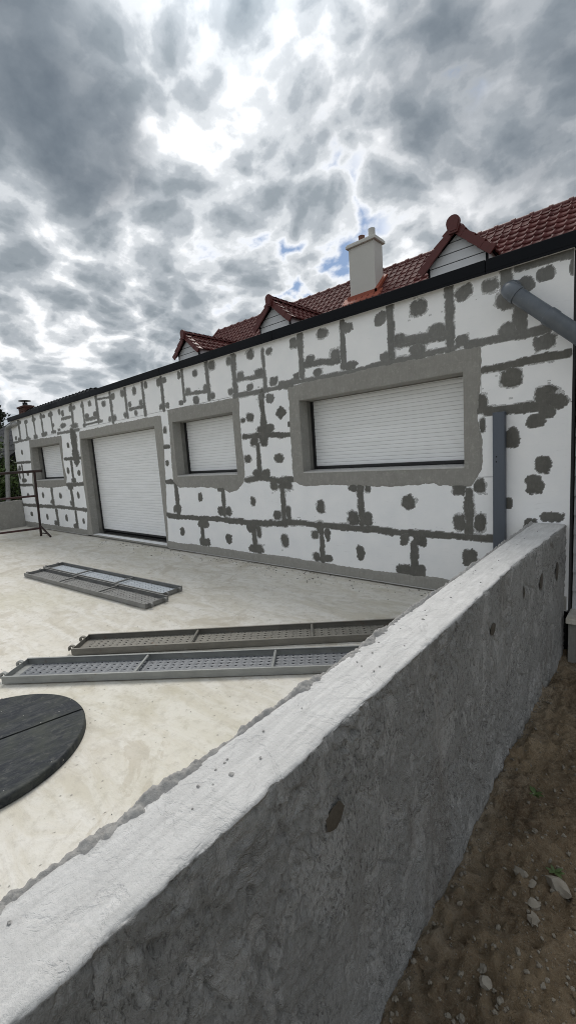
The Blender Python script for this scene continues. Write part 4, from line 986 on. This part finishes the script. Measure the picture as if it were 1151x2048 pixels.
part('roof', mb, M_slate, nb)
RS = half_round(.335, .09, M_slate)
x = nx0
while x < nx1 - .1:
    into(link('ridge_tile', RS, loc=(x, ny, nz - .04)), nb); x += .333
for vx in (nx0, nx1):
    for side in (-1, 1):
        part('verge', MB().prism([(0, -.16), (0, .03), (.06, .03), (.06, -.16)], lambda q, t: (vx - .03 + q[0], ny + side * 2.95 * (1 - t), 1.95 + (nz - 1.95) * t + q[1]), 0, 1), M_slate, nb)
# brick chimney built of courses
bch = into(empty('chimney', (-21.2, 3, 4)), nb)
zz = 3.9; k_ = 0; rgb_ = random.Random(2)
while zz < 4.42:
    bx = [-21.75 + (.11 if k_ % 2 else 0)]
    ex = .05 if zz > 4.32 else 0
    x = -21.75 - ex
    for face in range(1):
        xx = x + (.0 if k_ % 2 else -.11)
        while xx < -21.0 + ex:
            a = max(xx, x); b = min(xx + .215, -21.0 + ex)
            if b - a > .03: into(MB().box(a + .004, b - .004, 2.85 - ex + rgb_.uniform(-.004, .004), 3.2 + ex, zz, zz + .066).obj('brick', M_brick), bch)
            xx += .222
    zz += .076; k_ += 1
into(MB().box(-21.72, -21.03, 2.88, 3.17, 3.85, 4.45).obj('mortar_core', M_render), bch)
into(MB().tube([(-21.3, 3, 4.44), (-21.3, 3, 4.58)], .10, 12).tube([(-21.3, 3, 4.64), (-21.3, 3, 4.66)], .25, 14).tube([(-21.3, 3, 4.57), (-21.3, 3, 4.65)], .03, 6).obj('cowl', M_slate, None, True), bch)

# ================================================================== PIPES AND POST
pr = .062
dp = empty('drain_pipe', (-1.0, 0, 2.76), label='thick grey plastic pipe leaving the facade top right and slanting down out of frame', cat='pipe')
e0 = Vector((-1.005, .02, 2.762)); c0 = Vector((-1.005, -.13, 2.745)); e1 = Vector((-.53, -.13, 2.285)); dd = (e1 - c0).normalized()
pts = [e0] + arc(c0, c0 - e0, dd, .075, 8)
part('elbow', MB().tube(pts, pr + .004, 24), M_pvc, dp, True)
part('collar', MB().tube([c0 + dd * .062, c0 + dd * .10], pr + .0075, 24), M_pvc, dp, True)
mid = c0 + dd * .44; far = c0 + dd * 1.05
part('pipe', MB().tube([c0 + dd * .08, mid], pr, 24), M_pvc, dp, True)
part('pipe', MB().tube([mid - dd * .045, mid - dd * .04, mid + dd * .02, mid + dd * .03, far], [pr + .001, pr + .006, pr + .006, pr + .001, pr + .001], 24), M_pvc, dp, True)
pts = arc(far, dd, (0, 0, -1), .08, 6) + [Vector((far.x, far.y, -.35))]
part('drop_pipe', MB().tube(pts, pr, 20), M_pvc, dp, True)
ring = []
m_ = MB(); m_.tube([(-1.005, -.0055, 2.764), (-1.005, -.012, 2.7635)], pr + .016, 24)
part('wall_collar', m_, M_pvc, dp, True)

post = empty('metal_post', (-1.095, -.04, 0), label='slate-blue metal post standing against the facade between the widest window and the corner', cat='post')
part('profile', MB().box(-1.144, -1.046, -.078, -.012, .0, 1.765, .004), M_post, post, True)
for z in (1.375, 1.33):
    part('bolt_hole', MB().tube([(-1.112, -.0795, z), (-1.112, -.0775, z)], .0065, 10), M_void, post)  # flat black discs standing for the dark inside the holes
part('flange', MB().box(-1.138, -1.052, -.0115, -.0065, .02, 1.70), M_post, post)

lp = empty('downpipe', (-13.98, -.2, 0), label='leaning grey downpipe with a bent top at the far left corner of the facade', cat='pipe')
pts = [Vector((-13.98, -.42, -.5)), Vector((-13.98, -.07, 2.55))] + arc((-13.98, -.035, 2.80), (0, .12, 1), (1, 0, .08), .18, 8) + [Vector((-13.3, -.06, 2.83))]
pts[-1] = Vector((-13.32, -.065, 2.835))
part('pipe', MB().tube(pts, .058, 16), M_pvc2, lp, True)
part('collar', MB().tube([(-13.98, -.10, 2.35), (-13.98, -.085, 2.47)], .066, 16), M_pvc2, lp, True)
part('bracket', MB().tube([(-13.34, -.065, 2.835), (-13.20, .02, 2.84)], .05, 12), M_pvc2, lp, True)

# ================================================================== THINGS ON THE TERRACE
def plank_meshes():
    L, W_, H = 2.98, .30, .055
    mb = MB()                                       # perforated deck, lying face down
    cx_, cy_ = .060, .0425
    nx_, ny_ = int((L - .12) / cx_), 6
    x0 = -L / 2 + .06; y0 = -ny_ * cy_ / 2; zt = .012
    cache = {}
    def vid(p):
        key = (round(p[0], 5), round(p[1], 5), round(p[2], 5))
        if key not in cache: cache[key] = len(mb.v); mb.v.append(p)
        return cache[key]
    rx, ry = .012, .007
    for i in range(nx_):
        for j in range(ny_):
            a, b = x0 + i * cx_, y0 + j * cy_
            cxm, cym = a + cx_ / 2, b + cy_ / 2
            slant = .006 if (i + j) % 2 else -.006
            outer = [(a, b), (a + cx_ / 2, b), (a + cx_, b), (a + cx_, b + cy_ / 2), (a + cx_, b + cy_), (a + cx_ / 2, b + cy_), (a, b + cy_), (a, b + cy_ / 2)]
            inner = [(cxm + rx * math.cos(R(t)), cym + ry * math.sin(R(t)) + slant * math.cos(R(t))) for t in range(225, 225 - 360 + 0, -45)][::-1]
            inner = [(cxm + rx * math.cos(R(t)), cym + ry * math.sin(R(t)) + slant * math.cos(R(t))) for t in range(225, 585, 45)]
            o = [vid((p[0], p[1], zt)) for p in outer]; q = [vid((p[0], p[1], zt + .0025)) for p in inner]; d = [vid((p[0], p[1], zt - .010)) for p in inner]
            for k in range(8):
                k2 = (k + 1) % 8
                mb.f.append((o[k], o[k2], q[k2], q[k])); mb.f.append((q[k], q[k2], d[k2], d[k]))
    deck = mb.mesh('deck', None, False, False)
    ye = ny_ * cy_ / 2
    fr = MB()
    for s in (-1, 1):                               # side channels with a returned lip
        poly = [(ye - .002, .010), (ye + .012, .002), (W_ / 2, .002), (W_ / 2, H), (W_ / 2 - .016, H), (W_ / 2 - .016, H - .003), (W_ / 2 - .003, H - .003), (W_ / 2 - .003, .005), (ye + .013, .005), (ye, .0125)]
        fr.prism([(p[0] * s, p[1]) for p in poly], lambda q, t: (t, q[0], q[1]), -L / 2, L / 2)
    for s in (-1, 1):
        xe = s * L / 2
        fr.box(min(xe, xe - s * .004), max(xe, xe - s * .004), -W_ / 2 + .004, W_ / 2 - .004, .004, H - .004)
        fr.box(min(xe - s * .004, xe - s * .061), max(xe - s * .004, xe - s * .061), -ye, ye, .0095, .0118)
    side = fr.mesh('frame', None)
    br = MB().tube([(0, -W_ / 2 + .004, H - .014), (0, W_ / 2 - .004, H - .014)], .011, 8).mesh('brace', None, True)
    hk = MB(); pr_ = []
    for a in range(200, -41, -30): pr_.append((.030 * math.cos(R(a)), .030 * math.sin(R(a))))
    inn = [(p[0] * .55, p[1] * .55) for p in pr_][::-1]
    hk.prism(pr_ + inn, lambda q, t: (q[0] + .026, t, q[1] + .030), -.012, .012)
    hk.box(-.004, .004, -.014, .014, .012, .045)
    hook = hk.mesh('hook', None)
    return deck, side, br, hook
PL = plank_meshes()
def plank(near, ang, label, m, m2, flip_hooks):
    """near = middle of the plank on the ground"""
    o = empty('scaffold_plank', (near[0], near[1], .004), R(ang), label=label, cat='plank', group='steel scaffold planks on the terrace')
    def mk(name, me, loc=(0, 0, 0), rot=(0, 0, 0), mm=None):
        c = me.copy(); c.materials.clear(); c.materials.append(mm or m); return link(name, c, o, loc, rot)
    mk('deck', PL[0], mm=m2); mk('frame', PL[1])
    for x in (-.5, .5): mk('brace', PL[2], (x, 0, 0))
    for s in (-1, 1):
        for y in (-.09, .09):
            mk('hook', PL[3], (s * 1.49, y, .004 if flip_hooks else -.002), (0, 0, 0 if s > 0 else math.pi))
    return o
def mid(a, ang, off, L=2.98, W_=.30):
    """centre of a plank from its near-side left corner"""
    t = R(ang); u = Vector((math.cos(t), math.sin(t), 0)); v = Vector((-math.sin(t), math.cos(t), 0))
    return Vector((a[0], a[1], 0)) + u * L / 2 + v * W_ / 2
plank(mid((-7.045, -2.165), 4.1, 0), 4.1, 'dull grey plank, nearer one of the pair lying towards the garage door', M_steel_dull, M_steel_dull, False)
plank(mid((-7.215, -1.845), 3.8, 0), 3.8, 'bluish steel plank, farther one of the pair lying towards the garage door', M_steel_dull, M_steel_blue, False)
plank(mid((-3.62, -2.90), 38.6, 0), 38.6, 'brownish stained plank, farther one of the two running behind the parapet', M_steel_brown, M_steel_brown, True)
plank(mid((-3.585, -3.41), 37.3, 0), 37.3, 'galvanised grey plank nearest the round black cover, its end hidden by the parapet', M_steel, M_deck, True)

# round two-part cover
mc = empty('manhole_cover', (-2.785, -3.75, 0), R(77), label='black round cover split into two half-discs on the terrace at left', cat='manhole cover')
for s in (-1, 1):
    rr = .545; n = 48; g = .007
    mb = MB(); prof = [(rr, .0), (rr, .036), (rr - .004, .043), (rr - .012, .047), (rr - .02, .046)]
    a0 = math.asin(g / rr)
    loops = []
    for (r_, z) in prof:
        aa = math.asin(g / r_)
        loops.append([(r_ * math.cos(aa + (math.pi - 2 * aa) * i / n), s * r_ * math.sin(aa + (math.pi - 2 * aa) * i / n), z) for i in range(n + 1)])
    V = [q for l in loops for q in l]; F = []
    m_ = n + 1
    for j in range(len(loops) - 1):
        for i in range(n): F.append((j * m_ + i, j * m_ + i + 1, (j + 1) * m_ + i + 1, (j + 1) * m_ + i))
        F.append((j * m_ + n, j * m_, (j + 1) * m_, (j + 1) * m_ + n))
    F.append(tuple((len(loops) - 1) * m_ + i for i in range(m_)))
    mb.add(V, F)
    o = mb.obj('half_cover', M_cover, mc, True)
o = MB().tube([(0, 0, .001), (0, 0, .02)], .50, 40).obj('seat', M_void, mc)

# rusty scaffold frame by the far wall
fr = empty('guard_trestle', (-11.1, -.5, 0), label='rusty tubular guard frame standing on the terrace by the leftmost window', cat='frame')
P0 = Vector((-11.15, -.50, .0)); PT = Vector((-10.98, -.50, 1.56)); rd = Vector((-.314, -.949, 0))
part('post', MB().tube([P0, PT], .026, 12), M_rust, fr, True)
part('rail', MB().tube([PT + Vector((.16, .1, -.02)), PT + Vector((0, 0, -.02)), PT + rd * 3.2 + Vector((0, 0, -.02))], .03, 12), M_rust, fr, True)
part('rail', MB().tube([P0.lerp(PT, .62), P0.lerp(PT, .62) + rd * 3.2], .024, 12), M_redtube, fr, True)
part('rail', MB().tube([P0.lerp(PT, .12), P0.lerp(PT, .12) + rd * 3.2], .024, 12), M_redtube, fr, True)
part('foot', MB().tube([P0.lerp(PT, .16), Vector((-10.62, -.48, .015))], .022, 10), M_rust, fr, True)
part('foot_link', MB().tube([P0.lerp(PT, .045), Vector((-10.80, -.49, .075))], .014, 8), M_rust, fr, True)
P1 = P0 + rd * 3.1
part('post', MB().tube([P1, P1 + (PT - P0)], .026, 12), M_rust, fr, True)

# ================================================================== SMALL STUFF ON THE GROUND
rg = random.Random(21)
pts = []; sz = []
for i in range(420):
    x = rg.uniform(-9, -.95); y = -abs(rg.gauss(0, .22)) - .02
    pts.append((x, y, .002)); sz.append(rg.choice([.003, .004, .005, .007, .010]) * rg.uniform(.7, 1.3))
for i in range(160):
    pts.append((rg.uniform(-8, -.95), rg.uniform(-4.5, -.2), .002)); sz.append(rg.uniform(.0015, .005))
crumbs('mortar_debris', pts, M_block, sz, 31, .45, label='crumbs of mortar scattered over the terrace', kind='stuff')

def soil_z(x, y): return float(soil_h(np.array([[x]]), np.array([[y]]))[0, 0])
pts = []; sz = []
for i in range(6500):
    x = rg.uniform(-.62, .6); y = rg.uniform(-3.6, -.1)
    dens = .25 + .75 * (1 if (x > -.5 and -3.3 < y < -2.1) else 0)
    if rg.random() > dens: continue
    r_ = .0018 + .011 * rg.random() ** 5
    pts.append((x, y, soil_z(x, y) + r_ * .2)); sz.append(r_)
for i in range(150):                                   # gritty line along the foot of the parapet
    y = rg.uniform(-3.4, -.2); x = -.628 + abs(rg.gauss(0, .018)); r_ = .002 + .010 * rg.random() ** 2.5
    pts.append((x, y, soil_z(x, y) + r_ * .2)); sz.append(r_)
crumbs('gravel', pts, M_stone, sz, 41, .7, label='small gravel in the brown soil beside the parapet', kind='stuff')
pts = []; sz = []
for i in range(1300):
    x = rg.uniform(-.63, .5); y = rg.uniform(-3.6, -.1)
    if fbm(np.array([x]), np.array([y]), 3., 3, 90)[0] < -.05: continue
    r_ = .003 + .014 * rg.random() ** 4
    pts.append((x, y, soil_z(x, y) + r_ * .1)); sz.append(r_)
crumbs('soil_clods', pts, M_soil, sz, 61, .7, label='crumbly clods of brown earth beside the parapet', kind='stuff')
STN = [(-.405, -2.37, .026, 'egg-shaped pale stone, leftmost of the loose cluster in the soil'), (-.355, -2.375, .018, 'small stone touching the egg-shaped stone on its right'),
       (-.27, -2.32, .050, 'broad flat earthy stone at the right edge of the soil, largest stone'), (-.33, -2.47, .028, 'flat rough stone just below the cluster in the soil'),
       (-.315, -2.545, .026, 'rounded grey stone in the soil with a yellowish pebble to its right'), (-.405, -2.86, .022, 'dark rounded stone near the bottom of the picture, low in the soil'),
       (-.425, -2.81, .015, 'small stone above the dark rounded stone near the bottom of the picture'), (-.32, -3.02, .020, 'flat stone in the lowest corner of the soil')]
for i, (x, y, r_, lab) in enumerate(STN):
    V, F = pebble(r_, 50 + i, .62)
    MB().add(V, F).obj('stone', M_stone, None, True, loc=(x, y, soil_z(x, y) + r_ * .22), rot=(0, 0, i * 1.3), label=lab, cat='stone', group='loose stones in the soil')

def weed(x, y, n, s, label, seed):
    rg = random.Random(seed); e = empty('weed', (x, y, soil_z(x, y)), label=label, cat='weed', group='weeds in the soil')
    for i in range(n):
        a = 6.283 * i / n + rg.uniform(-.4, .4); L = s * rg.uniform(.7, 1.2); el = rg.uniform(.2, .9)
        V = []; m = 5
        for j in range(m + 1):
            t = j / m; w_ = L * .19 * math.sin(math.pi * min(1, t * .92 + .08)) ** .8
            cx, cz = L * t * math.cos(el * (1 - .6 * t)), L * t * math.sin(el) * (1 - .45 * t)
            for k in (-1, 0, 1): V.append((cx * math.cos(a) - k * w_ * math.sin(a), cx * math.sin(a) + k * w_ * math.cos(a), cz + (0.12 * w_ if k else 0) + .004))
        F = [(j * 3 + k, j * 3 + k + 1, j * 3 + k + 4, j * 3 + k + 3) for j in range(m) for k in (0, 1)]
        MB().add(V, F).obj('leaf', M_leaf, e, True)
weed(-.45, -1.84, 7, .045, 'small green weed in the soil beside the parapet, the upper one', 1)
weed(-.29, -2.27, 6, .036, 'tiny green weed at the right edge of the soil above the broad flat stone', 2)

# ================================================================== TREES beyond the far left end
def tree(name, base, h, rad, leaves, m, seed, label, conifer=False, leaf=.09):
    rg = random.Random(seed); e = empty(name, base, label=label, cat='tree' if h > 3.5 else 'shrub', group='greenery beyond the far left end')
    tr = MB(); tr.tube([(0, 0, 0), (.05, .03, h * .35), (.0, .05, h * .7), (.02, .0, h * .95)], [h * .035, h * .028, h * .017, h * .005], 9)
    tips = []
    nb_ = 26 if not conifer else 34
    for i in range(nb_):
        t = rg.uniform(.22, .97); a = rg.uniform(0, 6.28)
        if conifer: L = rad * (1.05 - t) * rg.uniform(.7, 1.1); rise = -.05
        else: L = rad * math.sin(math.pi * min(.95, t * .85 + .12)) * rg.uniform(.6, 1.1); rise = .35
        p0 = Vector((0, 0, h * t * .9)); p1 = p0 + Vector((math.cos(a) * L, math.sin(a) * L, L * rise + rg.uniform(-.1, .1)))
        pm = p0.lerp(p1, .5) + Vector((0, 0, .06 * L)); tr.tube([p0, pm, p1], [h * .010, h * .006, h * .002], 5)
        tips += [(p0, p1, L)]
    tr.obj('trunk', M_bark, e, True)
    V = []; F = []
    for i in range(leaves):
        p0, p1, L = rg.choice(tips); t = rg.uniform(.25, 1.08)
        c = p0.lerp(p1, t) + Vector((rg.gauss(0, .16 * L + .05), rg.gauss(0, .16 * L + .05), rg.gauss(0, (.12 if not conifer else .05) * L + .04)))
        n = Vector((rg.gauss(0, 1), rg.gauss(0, 1), rg.gauss(.5, 1))).normalized(); u = n.orthogonal().normalized(); v = n.cross(u)
        s = leaf * rg.uniform(.6, 1.3); o = len(V)
        V += [c - u * s, c - v * s * .45, c + u * s, c + v * s * .45]; F.append((o, o + 1, o + 2, o + 3))
    me = bpy.data.meshes.new('crown'); me.from_pydata([tuple(q) for q in V], [], F); me.materials.append(m); me.update()
    link('crown', me, e)
tree('conifer_tree', (-27.5, 3.6, -.5), 6.7, 2.6, 5200, M_conifer, 3, 'dark ragged conifer rising behind the dark roof at the far left', True, .10)
tree('garden_shrub', (-15.2, -.6, -.5), 3.9, 1.2, 9000, M_leaf, 4, 'green leafy shrub behind the leaning downpipe at far left', False, .055)
tree('garden_shrub', (-16.8, -.9, -.5), 4.1, 1.5, 9000, M_leaf, 5, 'taller green shrub farther behind the leaning downpipe, under the dark roof', False, .06)
tree('garden_shrub', (-18.6, -2.0, -.5), 3.9, 1.9, 9000, M_leaf, 6, 'dark hedge-like shrub at the left picture edge beside the rusty frame', False, .07)
